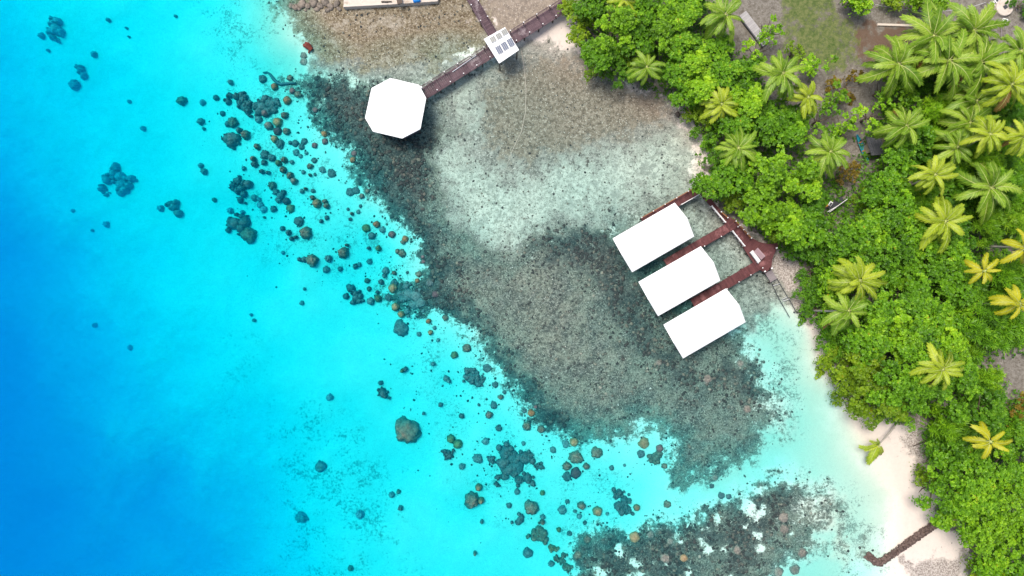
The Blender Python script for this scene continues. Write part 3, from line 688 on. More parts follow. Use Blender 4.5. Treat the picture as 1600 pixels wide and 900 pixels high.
# concrete slab at the top
c = [xy(*p, .9) for p in ((536.5, -40), (537, 12), (545, 11.5), (610, 8), (650, 5.5), (684, 3), (692, -40))]
root = tag(empty('concrete_slab', (c[0][0], c[0][1], 0)), 'pale concrete landing slab with raised rim at the water edge', 'slab')
m = MB(); m.prism(c, -.3, .9); m.build('slab', M['concrete'], root)
m = MB()
for i in range(1, 5):
    a, b = c[i], c[i+1]; d, w, L = frame_of(a, b); m.box(((a[0]+b[0])/2+w.x*.16, (a[1]+b[1])/2+w.y*.16, 1.0), (L, .26, .22), math.atan2(d.y, d.x))
m.build('rim', M['concrete'], root)
g = W(651, 0.5, 1.2); m = MB(); m.tube([g-Vector((.55,.1,0)), g-Vector((.35,.05,0)), g+Vector((.35,.05,0)), g+Vector((.55,.1,0))], [.3,.36,.36,.3], 12); tag(m.build('barrel', M['blue'], smooth_=True), 'bright blue plastic barrel lying on the concrete slab', 'barrel')
m = MB(); m.tube([W(596, 2.6, 1.1), W(604, 3.2, 1.12), W(612, 2.4, 1.1)], [.14,.18,.12], 7); m.tube([W(603, 2.8, 1.1), W(606, 4.6, 1.1)], .08, 6); tag(m.build('log', M['drift']), 'short dark log lying on the concrete slab', 'log')
m = MB(); m.box(W(624, 0.8, 1.25), (.7, .9, .7), .2); m.box(W(624, 0.8, 1.65), (.8, 1.0, .08), .2); tag(m.build('crate', M['pile']), 'dark wooden crate on the concrete slab left of the barrel', 'crate')
# driftwood pole, yard things
m = MB(); m.tube([Wg(1426, 697)+Vector((0,0,.12)), Wg(1440, 691)+Vector((0,0,.2)), Wg(1456, 686.5)+Vector((0,0,.35))], [.08,.13,.16], 7); tag(m.build('driftwood_log', M['drift']), 'straight dark driftwood log on pale beach pointing at the trees', 'log')
def shed():
    g = Wg(1365, 226); root = tag(empty('shed', g), 'low dark-roofed shed mostly hidden among the trees beside the teal canoe', 'shed')
    z = g.z+2.3; c = [W(*p, z) for p in ((1352, 213), (1377, 217), (1384, 241), (1362, 243))]
    m = MB(); m.prism([(q.x, q.y) for q in c], z-.08, z)
    d, w, L = frame_of(c[0], c[1])
    for i in range(9): 
        a = c[0].lerp(c[1], (i+.5)/9); b = c[3].lerp(c[2], (i+.5)/9); m.tube([a+Vector((0,0,.02)), b+Vector((0,0,.02))], .05, 5)
    m.build('roof', M['dark_metal'], root)
    k = sum(c, Vector())/4
    for q in c: e = k+(q-k)*.85; m = MB(); m.tube([(e.x, e.y, g.z-.2), (e.x, e.y, z-.08)], .07, 6); m.build('post', M['pile'], root)
    m = MB(); m.box((k.x, k.y, g.z+1.0), (1.5, 1.3, 2.0), .2); m.build('wall', M['wall_board'], root)
shed()
def canoe(pts, width, label):
    g = Wg(*pts[len(pts)//2]); root = tag(empty('canoe', g), label, 'canoe')
    V, Fc = [], []; k = len(pts)
    for i, p in enumerate(pts):
        a, b = pts[max(i-1, 0)], pts[min(i+1, k-1)]; L = math.hypot(b[0]-a[0], b[1]-a[1]); nxx, nyy = -(b[1]-a[1])/L, (b[0]-a[0])/L
        hw = width*math.sin(math.pi*(.04+.92*i/(k-1)))**.6/2
        for s, z in ((-1, .55), (-.75, .2), (0, .02), (.75, .2), (1, .55), (.86, .55), (.6, .28), (0, .14), (-.6, .28), (-.86, .55)):
            q = W(p[0]+nxx*s*hw*10, p[1]+nyy*s*hw*10, g.z+z); V.append(q)
    for i in range(k-1):
        for j in range(10): Fc.append((i*10+j, i*10+(j+1) % 10, (i+1)*10+(j+1) % 10, (i+1)*10+j))
    Fc += [tuple(range(9, -1, -1)), tuple((k-1)*10+j for j in range(10))]
    m = MB(); m.poly(V, Fc); m.build('hull', M['teal'], root)
    m = MB()
    for t in (.3, .62): 
        i = int(t*(k-1)); m.box(W(*pts[i], g.z+.5), (.75*width, .2, .05), .4)
    m.build('seat', M['rail_wood'], root)
canoe([(1339+i*1.75, 210+i*4.4+(-.9*math.sin(i*.31))) for i in range(11)], .75, 'slim teal canoe drawn up on soil beside the dark shed')
g = Wg(1308, 318); root = tag(empty('cart', g), 'black handcart with an orange box and white bars under the trees', 'cart')
z = g.z+.7; m = MB(); m.box(W(1306, 319, z), (2.6, 1.1, .12), .55); m.box(W(1306, 319, z+.12), (2.6, 1.15, .10), .55); m.build('bed', M['dark_cloth'], root)
m = MB(); m.tube([W(1293, 331, z+.9), W(1310, 321, z+.9), W(1324, 311, z+.9)], .05, 6); m.tube([W(1296, 331.5, z+.85), W(1309, 322, z+.85)], .04, 6); m.build('handle', M['white_paint'], root)
for s in (1298, 1314): 
    for t in (-1, 1):
        c = W(s, 319-(s-1306)*.55+t*5, g.z+.3); m = MB(); m.tube([c-Vector((.03,.05,0)), c+Vector((.03,.05,0))], .32, 14); m.build('wheel', M['dark_metal'], root)
m = MB(); m.box(W(1288.5, 321, z+.4), (.75, .5, .5), .4); m.box(W(1288.5, 321, z+.68), (.8, .55, .06), .4); tag(m.build('box', M['orange']), 'small orange box at the end of the black handcart', 'box')
m = MB(); m.box(W(1297.5, 318.5, z+.45), (.7, .45, .25), 1.0); m.box(W(1298, 319, z+.6), (.5, .3, .05), 1.0, 1); tag(m.build('cushion', [M['white_paint'], M['dark_cloth']]), 'white and black bundle lying on the black handcart', 'bundle')
# grey boardwalk behind the palms, low wall, yard circle
a, b = Wg(1159, 22), Wg(1196, 70)
root = tag(empty('garden_path', a), 'grey plank path with a black edge on the bare ground behind the trees', 'path')
m = MB(); zp = max(gz(*(a+(b-a)*t).to_2d()) for t in (0, .25, .5, .75, 1))+.3; planks(m, a, b, 1.35, zp, .1, .34); m.build('deck', M['pale_boards'], root)
d, w, L = frame_of(a, b); m = MB(); c = (a+b)/2+w*-.75; m.box((c.x, c.y, zp-.1), (L, .16, .5), math.atan2(d.y, d.x)); m.build('edge_beam', M['dark_metal'], root)
g = Wg(1567, 13); root = tag(empty('well', g), 'round pale concrete well cover with a dark square hatch', 'well')
m = MB(); m.tube([g-Vector((0,0,.2)), g+Vector((0,0,.45)), g+Vector((0,0,.5))], [1.35,1.3,1.2], 28); m.build('rim', M['concrete'], root)
m = MB(); m.box((g.x, g.y, g.z+.55), (.55, .55, .12), .6); m.build('hatch', M['dark_metal'], root)
for i, (x, y, s, lab) in enumerate(((1549, 7, .7, 'white square tray on the ground left of the round well'), (1569, 34, .8, 'white square tray with a dark middle on soil below the well'), (1556, 2, .6, 'small white tray at the top edge near the round well'))):
    g = Wg(x, y); m = MB(); m.box((g.x, g.y, g.z+.12), (s, s, .3), .3+i); m.box((g.x, g.y, g.z+.29), (s*.55, s*.55, .05), .3+i, 1); tag(m.build('tray', [M['white_paint'], M['dark_metal']]), lab, 'tray', 'white trays in the yard')
gp = []
for i, (x, y) in enumerate(((1310, 6), (1360, 12), (1425, 22), (1490, 21), (1532, 9))):
    g = Wg(x, y); 
    m = MB(); m.tube([g-Vector((0,0,.2)), g+Vector((0,0,1.3))], .06, 6); gp.append(g+Vector((0,0,1.25)))
    tag(m.build('fence_post', M['grey_deck']), ('fence post at the left end of the sagging yard line', 'second fence post along the sagging yard line', 'middle fence post of the sagging yard line', 'fourth fence post along the sagging yard line', 'fence post at the right end of the yard line, near the well')[i], 'post', 'posts of the yard line')
pts = []
for a, b in zip(gp, gp[1:]):
    for t in np.linspace(0, 1, 6)[:-1]: pts.append(a.lerp(b, float(t))-Vector((0, 0, .25*math.sin(math.pi*t))))
m = MB(); m.tube(pts+[gp[-1]], .035, 5); tag(m.build('yard_line', M['metal']), 'pale line strung on posts across the yard at the top', 'line')
m = MB(); a, b = Wg(1370, 39), Wg(1440, 41); d, w, L = frame_of(a, b); c = (a+b)/2; m.box((c.x, c.y, c.z+.05), (L, .35, .3), math.atan2(d.y, d.x)); m.box((c.x, c.y, c.z+.22), (L*.98, .28, .06), math.atan2(d.y, d.x)); tag(m.build('low_wall', M['concrete']), 'low pale concrete kerb wall across the brown soil', 'wall')
for x0, y0, x1, y1, lab in ((1564, 36, 1564, 62, 'thin post lying upright by the white tray, at the yard corner'), (1583, 3, 1588, 18, 'thin grey pole at the far corner of the yard')):
    a = Wg((x0+x1)/2, (y0+y1)/2); m = MB(); m.tube([Wg(x0, y0)+Vector((0,0,.1)), a+Vector((0,0,.14)), Wg(x1, y1)+Vector((0,0,.1))], .07, 6); tag(m.build('pole', M['grey_deck']), lab, 'pole')

# ------------------------------------------------------------------ reef: the mass of small corals nobody could count
def scatter(N, weight, x0=300, x1=1420, y0=-60, y1=960):
    px = rng.uniform(x0, x1, N); py = rng.uniform(y0, y1, N)
    k = rng.random(N) < samp(weight, px, py); return px[k], py[k]
HEMI_V, HEMI_F = ICO[1]
def lumps(name, px, py, r, tone, mat, flat=.62):
    z = -samp(DEPTH, px, py); s = 0.1*(1-z/H); x = (px-800)*s; y = (450-py)*s; n_ = len(px)
    zc = np.minimum(z+r*.12, np.where(z < 0, np.minimum(-.04-r*flat, z+r*.12), z+r*.12)); zc = np.maximum(zc, z-r*.5)
    V = HEMI_V[None]*(1+(rng.random((n_, len(HEMI_V), 1))-.5)*.5)*r[:,None,None]
    V = V*np.stack([rng.uniform(.75, 1.3, n_), rng.uniform(.75, 1.3, n_), np.full(n_, flat)], -1)[:,None]
    a = rng.uniform(0, 6.28, n_)[:,None]; ca, sa = np.cos(a), np.sin(a)
    V = np.stack([V[...,0]*ca-V[...,1]*sa, V[...,0]*sa+V[...,1]*ca, V[...,2]], -1)+np.stack([x, y, zc], -1)[:,None]
    Fc = HEMI_F[None]+(np.arange(n_)*len(HEMI_V))[:,None,None]
    return link(name, np_mesh(name, V.reshape(-1, 3), Fc.reshape(-1, 3), mat, tone=np.repeat(tone, len(HEMI_F)), smooth_=True))
patch = smooth(.42, .6, fbm(PX/14+3, PY/14+8, 4))
wgt = np.clip(reef*(.05+.26*patch)+dark*(.25+.75*patch), 0, 1)
px, py = scatter(150000, wgt)
dk = samp(dark, px, py); big = rng.random(len(px))**3
r = (.07+.22*big)*(.7+.5*dk)
tone = np.clip(rng.beta(1.0, 1.5, len(px))*(1.05-.30*dk)+.14*(1-dk), 0, 1)
tag(lumps('coral_reef', px, py, r, tone, M['reef']), 'dense bed of small dark and grey corals covering the shallow reef', 'reef', kind='stuff')
# rubble: loose specks along the reef's edge and over the flat
edge = region(speck_edge, 60)*(1-reef)
px, py = scatter(16000, np.clip(edge*smooth(.42, .65, fbm(PX/16+31, PY/16+2, 4))*(.7+2.5*region(main_reef, 40)*(1-reef)), 0, 1))
px2, py2 = scatter(16000, np.clip(np.maximum(F['ochre'], F['flat']*.45)*.5*(DEPTH > -.2), 0, 1), 420, 1250, -40, 480)
n1, n2 = len(px), len(px2)
tone = np.concatenate([rng.random(n1)*.42, .2+.8*rng.random(n2)])
tag(lumps('coral_rubble', np.concatenate([px, px2]), np.concatenate([py, py2]), np.concatenate([.05+.13*rng.random(n1)**2, .05+.13*rng.random(n2)**3]), tone, M['reef'], .5), 'loose coral rubble scattered over the sand and the tidal flat', 'rubble', kind='stuff')

shore = np.clip(smooth(-46, -4, sdf(land, PX, PY)) - smooth(-4, 14, sdf(land, PX, PY)), 0, 1)*(DEPTH < .08)*smooth(.42, .6, fbm(PX/12+5, PY/12+9, 3))
px, py = scatter(9000, shore*.5, 860, 1560, -40, 940)
tag(lumps('beach_litter', px, py, .03+.07*rng.random(len(px))**2, rng.random(len(px))*.6, M['drift'], .4), 'dark twigs and husks strewn thinly along the beach below the trees', 'beach litter', kind='stuff')
# ------------------------------------------------------------------ coral heads one can count
def head_mesh(name, seed, rough):
    V, Fc = ICO[3]; g = np.random.default_rng(seed)
    v = V.copy(); ang = np.arctan2(v[:,1], v[:,0]); o_ = g.uniform(0, 50)
    rad = 1+.16*(fbm(np.cos(ang)*1.3+o_, np.sin(ang)*1.3+o_, 2)-.5)*2
    n3 = fbm(v[:,0]*3.2+o_+v[:,2]*2, v[:,1]*3.2-o_+v[:,2]*3, 3)-.5
    h = np.maximum(v[:,2], -.05)
    v = v*rad[:,None]*(1+rough*n3[:,None]*1.4)
    v[:,2] = np.where(V[:,2] > 0, np.clip(V[:,2], 0, 1)**.75*(1+rough*n3*1.2), V[:,2]*1.0)
    return np_mesh(name, v, Fc, CORAL['dark'], smooth_=True)
HEADS = [head_mesh('coral_boulder', 30+i, (.22, .30, .42, .5)[i]) for i in range(4)]
HH = []    # (px, py, r_px, tone)
def T(ox, oy, sc, lst):
    for e in lst:
        HH.append((ox+e[0]/sc, oy+e[1]/sc, e[2]/sc, e[3] if len(e) > 3 else ''))
T(300, 100, 4, [(55,233,18),(42,352,24),(65,400,10),(228,105,15),(140,205,18),(182,305,16),(240,355,35,'brown'),(215,368,20,'dark'),(435,85,24),(505,133,22,'orange'),(585,218,25,'orange'),(605,80,20,'brown'),(655,185,22,'brown'),(620,160,18,'pink'),(320,435,25,'brown'),(445,300,25,'pink'),(405,340,22),(465,378,24,'grey'),(523,355,28,'ochre'),(570,315,22,'brown'),(525,415,24,'purple'),(580,415,22,'brown'),(505,462,24,'ochre'),(540,495,28,'dark'),(395,510,18),(368,585,18),(380,622,20),(445,560,28,'dark'),(490,580,24,'dark'),(440,610,18),(530,612,20,'green'),(565,595,18),(560,655,20),(425,668,14),(315,648,14,'teal'),(465,675,12),(618,608,14,'teal'),(600,690,22,'brown'),(625,725,22,'grey'),(610,488,14),(640,490,22),(680,512,20),(695,480,22,'dark'),(760,503,18,'pink'),(645,550,22),(672,572,14,'teal'),(710,553,12),(730,635,18),(760,598,18),(690,672,14),(810,660,22),(870,680,26,'dark'),(820,432,18,'orange'),(825,480,20,'pink'),(1000,595,18,'orange'),(1010,555,18,'pink'),(765,283,18,'pink'),(730,690,10),(765,688,10),(45,632,16),(62,668,20),(380,832,22,'dark'),(410,842,14),(418,880,22),(130,845,12),(490,758,28,'brown'),(515,795,20),(545,820,24),(580,855,24,'purple'),(560,800,20),(535,845,22),(680,792,14),(750,790,14),(745,830,16,'brown'),(768,867,30,'ochre'),(822,855,16,'brown'),(832,882,18,'brown'),(700,775,10),(1095,792,16,'grey'),(1055,822,16,'grey'),(985,800,25,'dark'),(1020,790,25,'dark'),(1050,885,10)])
T(300, 300, 4, [(228,115,20,'teal'),(308,122,14),(335,265,52,'brown'),(440,105,22,'teal'),(500,102,20,'dark'),(605,98,26,'ochre'),(445,157,9),(660,180,30,'dark'),(700,253,40,'brown'),(558,225,16),(592,250,18),(612,290,14),(638,280,12),(562,378,12,'teal'),(800,180,14),(835,158,15),(735,425,40,'brown'),(695,420,18),(665,420,14),(935,378,34,'brown'),(958,330,10),(842,415,22),(832,485,22,'dark'),(918,480,16),(695,605,10),(680,695,14,'teal'),(362,768,10),(380,802,12),(1035,122,14),(970,105,10),(985,168,12),(992,133,10),(1048,88,10),(1082,222,27,'green'),(1147,200,22,'orange'),(1118,270,24),(1190,235,20),(1245,262,22,'pink'),(1328,292,22,'orange'),(1315,312,16,'brown'),(1157,350,18,'green'),(1097,348,12),(1310,382,26,'brown'),(1280,368,16,'brown'),(1105,435,17),(1042,452,14),(1015,462,18),(1205,492,22),(1198,522,14),(1257,505,14),(1090,555,18),(1175,563,18),(1100,605,15),(985,600,27,'dark'),(955,652,20,'dark'),(1110,683,24),(1155,665,22,'green'),(1153,625,10),(1225,662,24),(1250,602,30,'ochre'),(1262,570,24,'dark'),(1265,718,26,'ochre'),(1302,765,22,'ochre'),(1340,745,18),(1350,775,10),(1405,555,16,'orange'),(1345,503,10),(1415,512,20,'brown'),(1485,570,22,'dark'),(1520,640,22,'purple'),(1303,853,48,'dark'),(1475,808,16,'orange'),(1487,880,16,'ochre'),(1582,787,18,'brown'),(1515,850,14),(1415,890,16,'teal'),(1440,405,12,'pink'),(1445,435,12,'pink')])
T(500, 450, 4, [(735,327,13,'teal'),(838,420,22,'green'),(703,477,14),(508,522,14,'green'),(527,510,15),(376,597,15,'dark'),(52,688,24,'teal'),(785,570,20),(803,585,14),(915,375,26,'brown'),(1045,500,28),(1095,605,22),(1128,685,16,'brown'),(1153,653,13),(1087,735,24,'dark'),(1055,800,24,'grey'),(992,733,9),(882,805,18,'dark'),(750,735,14),(1117,880,22,'dark'),(1320,785,22,'orange'),(1348,745,12,'pink'),(1280,770,15),(1290,868,26),(643,790,10)])
T(600, 650, 3.6, [(125,90,72,'brown'),(375,135,25,'green'),(412,165,28,'green'),(438,290,18),(525,245,28,'teal'),(570,148,20),(803,62,24,'brown'),(885,78,22,'brown'),(785,158,12),(950,195,18),(748,432,18),(892,440,14,'green'),(703,510,16),(490,485,46,'brown'),(545,488,18,'ochre'),(530,412,20,'ochre'),(40,450,16,'teal'),(78,432,12),(87,527,14,'teal'),(550,603,11,'teal'),(830,525,40,'brown'),(893,575,16,'teal'),(893,605,13),(808,780,28,'dark'),(942,840,18,'teal'),(1005,535,26),(1032,485,12),(1115,512,22,'brown'),(1205,545,28,'ochre'),(1258,555,10),(1100,570,16),(1130,605,12),(1075,540,10),(985,648,13,'green'),(1045,665,14),(1080,240,38,'brown'),(1030,290,26,'brown'),(1080,325,30,'purple'),(1030,345,26,'dark'),(1140,290,18),(1200,210,34,'brown'),(1070,152,24,'ochre'),(1022,158,22),(1282,295,14,'dark'),(1355,280,9),(510,785,10),(1410,685,30,'ochre'),(1090,785,22,'brown'),(1145,700,24,'brown')])
T(0, 0, 4, [(245,215,18,'teal'),(572,330,20,'teal'),(445,517,32,'teal'),(665,118,12),(780,168,8),(797,225,7),(797,630,12),(880,797,17),(290,310,10),(1120,620,30,'brown'),(1090,95,9)])
T(0, 225, 4, [(650,500,20),(568,540,10),(445,415,12),(990,400,20),(1250,130,14),(1330,348,13)])
T(0, 450, 2, [(400,187,9),(290,117,8),(997,563,19,'dark'),(937,724,20,'dark'),(1120,712,13),(1093,880,9)])
T(900, 625, 3.2725, [(350,225,27,'ochre'),(335,278,20,'dark'),(455,340,14),(430,250,20,'pink'),(470,537,20,'brown'),(185,350,12),(745,492,18),(783,497,14),(697,442,13,'dark'),(712,398,16,'grey'),(30,548,19,'brown'),(382,692,20,'grey'),(552,808,20,'ochre'),(482,725,16,'grey'),(455,810,25,'grey'),(1157,783,24,'grey'),(1120,870,25,'grey'),(1065,660,25,'grey'),(1060,600,25,'grey'),(1035,880,25,'grey'),(875,45,22,'grey'),(825,768,20,'grey')])
PATCHES = [  # clumps of many lumps: (origin, scale, lumps)
 (0,0,4,[(310,130,25),(340,120,25),(325,170,38),(360,185,24),(300,185,24),(320,225,16),(345,248,10)],'veiled','ragged dark coral patch, alone near the top left corner'),
 (0,0,4,[(485,425,22),(505,460,22),(470,412,16),(518,476,12)],'veiled','long narrow coral patch just above the oval coral head at upper left'),
 (0,225,4,[(700,140,28),(690,175,30),(730,200,36),(740,250,38),(800,210,26),(760,280,30),(740,305,22),(785,255,24),(650,220,30),(640,205,18),(625,270,22),(655,315,14)],'veiled','large many-lobed dark coral patch out on the blue slope at left'),
 (0,225,4,[(1070,385,30),(1095,430,28),(1050,370,22),(1085,360,20)],'teal','bean-shaped coral patch between the blue slope and the reef'),
 (300,100,4,[(230,190,18),(265,195,25),(300,185,25),(310,215,30),(320,260,32),(340,290,24),(290,240,22),(345,245,20),(215,228,22)],'dark','ragged dark coral patch below the blue-green hose'),
 (300,100,4,[(235,460,50),(210,455,28),(265,455,30),(235,490,28),(200,470,20)],'dark','squat dark coral patch left of the ochre coral heads'),
 (300,100,4,[(430,260,40),(480,240,36),(450,210,28),(500,280,30),(410,290,30),(460,290,34),(520,230,26)],'dark','broken dark coral patch below the two orange heads, at the reef tip'),
 (300,100,4,[(275,725,26),(240,755,20),(295,770,24),(335,745,30),(310,810,24),(290,850,20),(270,790,22),(250,780,16)],'dark','cluster-like coral patch of round knobs on turquoise sand'),
 (300,300,4,[(255,195,46),(310,190,40),(230,160,12),(275,140,12),(325,165,20),(290,225,30),(230,205,26)],'dark','dark coral patch joined to a big round brown head'),
 (300,300,4,[(1020,660,32),(1000,690,20),(1045,650,22),(1015,635,22),(1040,680,20)],'dark','small knobbly coral patch beside two dark oval heads'),
 (300,300,4,[(1335,590,24),(1350,640,40),(1400,650,40),(1320,660,30),(1430,690,34),(1380,700,32),(1300,640,22)],'teal','spread teal coral patch beside the brightest ochre head'),
 (500,450,4,[(388,665,26),(370,650,14),(400,680,18),(385,640,16),(430,690,8)],'dark','little dark coral patch above the biggest lone brown head'),
 (500,450,4,[(920,520,22),(940,560,36),(975,570,36),(960,530,30),(990,600,28),(915,560,20),(1015,570,18)],'dark','oval dark coral patch hard against the reef edge'),
 (600,650,3.6,[(355,218,26),(340,205,16),(370,225,18),(350,240,14)],'dark','small dark coral patch beside the twin green heads'),
 (600,650,3.6,[(685,210,45),(740,290,50),(790,240,40),(700,310,38),(805,350,30),(760,365,28),(835,385,18),(600,248,22),(670,270,38),(820,225,22),(865,285,20),(885,290,18),(640,350,16),(632,390,14),(720,240,36)],'dark','largest ragged coral patch standing free below the main reef'),
 (600,650,3.6,[(765,592,24),(755,605,18),(775,575,16)],'dark','small dark coral patch under a ringed brown head'),
 (600,650,3.6,[(870,675,44),(850,660,26),(890,690,28),(880,650,24),(845,695,22),(905,665,18)],'brown','round grey-brown coral patch below the ringed brown head'),
 (600,650,3.6,[(945,750,20),(965,755,16),(935,745,14)],'ochre','tiny ochre coral patch left of the lower reef'),
 (600,650,3.6,[(1000,815,20),(970,810,18),(1025,855,24),(1010,790,16),(1040,860,18)],'brown','drawn-out brown coral patch left of the lower reef at the bottom'),
 (600,650,3.6,[(1325,440,26),(1355,475,26),(1320,510,28),(1370,530,28),(1340,545,22),(1345,500,28),(1310,455,18)],'dark','dark coral islet with an ochre head at its corner'),
 (900,625,3.2725,[(410,295,28),(430,275,18),(395,310,16),(420,320,14)],'brown','brown coral patch in the sandy notch of the main reef'),
]
HH += [(1105, 592, 7, 'grey'), (1157, 568, 5.5, 'grey'), (1029, 567, 5, 'grey'), (474, 86, 5.5, 'grey'), (474, 95, 6, 'grey')]
HH.append((600+1425/3.6, 650+522/3.6, 5, 'ochre'))
def auto_tone(px, py):
    return random.choice(['dark', 'teal', 'teal', 'dark', 'brown'])
def set_mat(o, mat):
    o.material_slots[0].link = 'OBJECT'; o.material_slots[0].material = mat
def put_head(o, px, py, rpx, tone):
    r = rpx*.1; d = float(samp(DEPTH, [px], [py])[0])
    top = {'ochre': .28, 'orange': .26, 'pink': .32, 'brown': .34, 'grey': .28, 'green': .6, 'purple': .55, 'teal': .8, 'dark': .8, 'veiled': 1.2}[tone]
    top = min(top, d*.6) if d < 2.0 else max(top, d-.5-r*.8)
    h = max(d-top, r*.5)
    p = W(px, py, -top); o.location = (p.x, p.y, -d-.05)
    o.scale = (r/(1-d/H*0), r*random.uniform(.88, 1.08), h); o.rotation_euler = (0, 0, random.uniform(0, 6.28))
heads = []
for k, (px, py, rpx, tone) in enumerate(HH):
    tone = tone or auto_tone(px, py)
    if tone in ('teal', 'dark') and float(samp(DEPTH, [px], [py])[0]) > 2.3: tone = 'veiled' if tone == 'teal' or px < 300 else 'teal'  # deep heads swap to a paler coral, painting in the water's haze
    rough = 0 if tone in ('ochre', 'orange', 'pink', 'green', 'purple') else (2 if tone == 'brown' and rpx > 7 else random.choice((1, 2, 3)))
    if rough == 0: rough = random.choice((0, 1))
    o = bpy.data.objects.new('coral_boulder', HEADS[rough]); COL.objects.link(o); set_mat(o, CORAL[tone])
    put_head(o, px, py, rpx, tone); heads.append(dict(o=o, px=px, py=py, r=rpx, tone=tone))
for ox, oy, sc, lst, tone, lab in PATCHES:
    parts = []
    for (x, y, r_) in lst:
        subs = [(0, 0, 1)]+[(random.gauss(0, .55), random.gauss(0, .55), random.uniform(.3, .55)) for _ in range(7)]
        for sx, sy, ss in subs:
            px, py, r = ox+(x+sx*r_)/sc, oy+(y+sy*r_)/sc, .1*r_/sc*ss*.9; d = float(samp(DEPTH, [px], [py])[0])
            top = max(min(.6, d*.55), d-.9-r)+random.uniform(0, .35)*(1 if ss < 1 else 1.2)
            g = W(px, py, -top); V, Fc = ICO[2]
            v = V*(1+(rng.random((len(V), 1))-.5)*.3)*np.array([r, r, max(.2, min(d-top, 2.5))]); parts.append((v+np.array([g.x, g.y, -d]), Fc))
    v, f = merge(parts); c = v.mean(0); c[2] = v[:,2].min(); o = link('coral_patch', np_mesh('coral_patch', v-c, f, CORAL[tone], smooth_=True)); o.location = c
    tag(o, lab, 'coral patch', 'coral patches on the lagoon sand')

# ---- labels that single things out: look, then landmark and side, then order
def words_for(px, py, marks):
    best = min(marks, key=lambda m_: math.hypot(px-m_[0], py-m_[1])-m_[3]); dx, dy = px-best[0], py-best[1]
    a = math.degrees(math.atan2(-dy, dx)) % 360
    side = ('right of', 'upper right of', 'above', 'upper left of', 'left of', 'lower left of', 'below', 'lower right of')[int(((a+22.5) % 360)//45)]
    dist = math.hypot(dx, dy)-best[3]
    return best[2], side, ('close ' if dist < 38 else '')
ORD = ('first', 'second', 'third', 'fourth', 'fifth', 'sixth', 'seventh', 'eighth', 'ninth', 'tenth', 'eleventh', 'twelfth')
def label_all(items, noun, marks, look, group):
    by = {}
    for it in items:
        mk, side, near = words_for(it['px'], it['py'], marks); key = (look(it), near+side+' '+mk); by.setdefault(key, []).append(it)
    for (lk, place), its in by.items():
        horiz = max(i['px'] for i in its)-min(i['px'] for i in its) >= max(i['py'] for i in its)-min(i['py'] for i in its)
        its.sort(key=lambda i: i['px'] if horiz else i['py'])
        for k, it in enumerate(its):
            if len(its) == 1: lab = f'{lk} {noun} {place}'
            elif len(its) == 2: lab = f'{("left" if k == 0 else "right") if horiz else ("upper" if k == 0 else "lower")} of two {lk} {noun}s {place}'
            else: lab = f'{ORD[min(k, 11)]} {"from left" if horiz else "from top"}, {lk} {noun}s {place}'
            tag(it['o'], lab, it.get('cat', noun), group)
            it['o']['label'] = lab
CM = [(482,75,'the rusty scrap',5),(1085,530,'the bottom bungalow',50),(617,170,'the octagonal pavilion',46),(413,116,'the curled blue hose',10),(632,675,'the biggest lone coral head',20),(498,731,'the lone dark round head',8),(625,513,'the big dark round head',12),
      (384,367,'the big brown head',13),(178,280,'the many-lobed patch at left',25),(80,40,'the top left coral patch',15),(805,728,'the largest free coral patch',38),(612,450,'the ochre reef-edge head',8),
      (475,363,'the brown oval head',10),(491,316,'the ochre head among knobs',8),(431,189,'the ochre reef-tip head',8),(446,154,'the orange reef-tip head',7),(739,590,'the oval reef-edge patch',14),(740,785,'the brown-and-ochre pair',13),
      (975,787,'the dark coral islet',16),(830,795,'the ringed brown head',11),(1000,860,'the lower reef',60),(1220,800,"the lower reef's sandy end",40),(900,717,'the tall ringed head',10),(1035,700,"the main reef's sandy notch",14),(480,407,'the drop-shaped brown head',10),(374,292,'the cluster of round knobs',14),(1100,700,"the main reef's foot",40),(710,690,'the twin green heads',12)]
sz = lambda i: 'tiny' if i['r'] < 3.4 else 'small' if i['r'] < 5.2 else 'medium' if i['r'] < 8 else 'big'
tn = {'veiled': 'blue-grey', 'teal': 'blue-green', 'dark': 'dark', 'brown': 'brown', 'grey': 'grey', 'ochre': 'ochre', 'orange': 'orange', 'pink': 'pinkish', 'purple': 'purple', 'green': 'olive green'}
label_all(heads, 'coral head', CM, lambda i: f"{sz(i)} {tn[i['tone']]}", 'coral heads scattered over the lagoon sand')

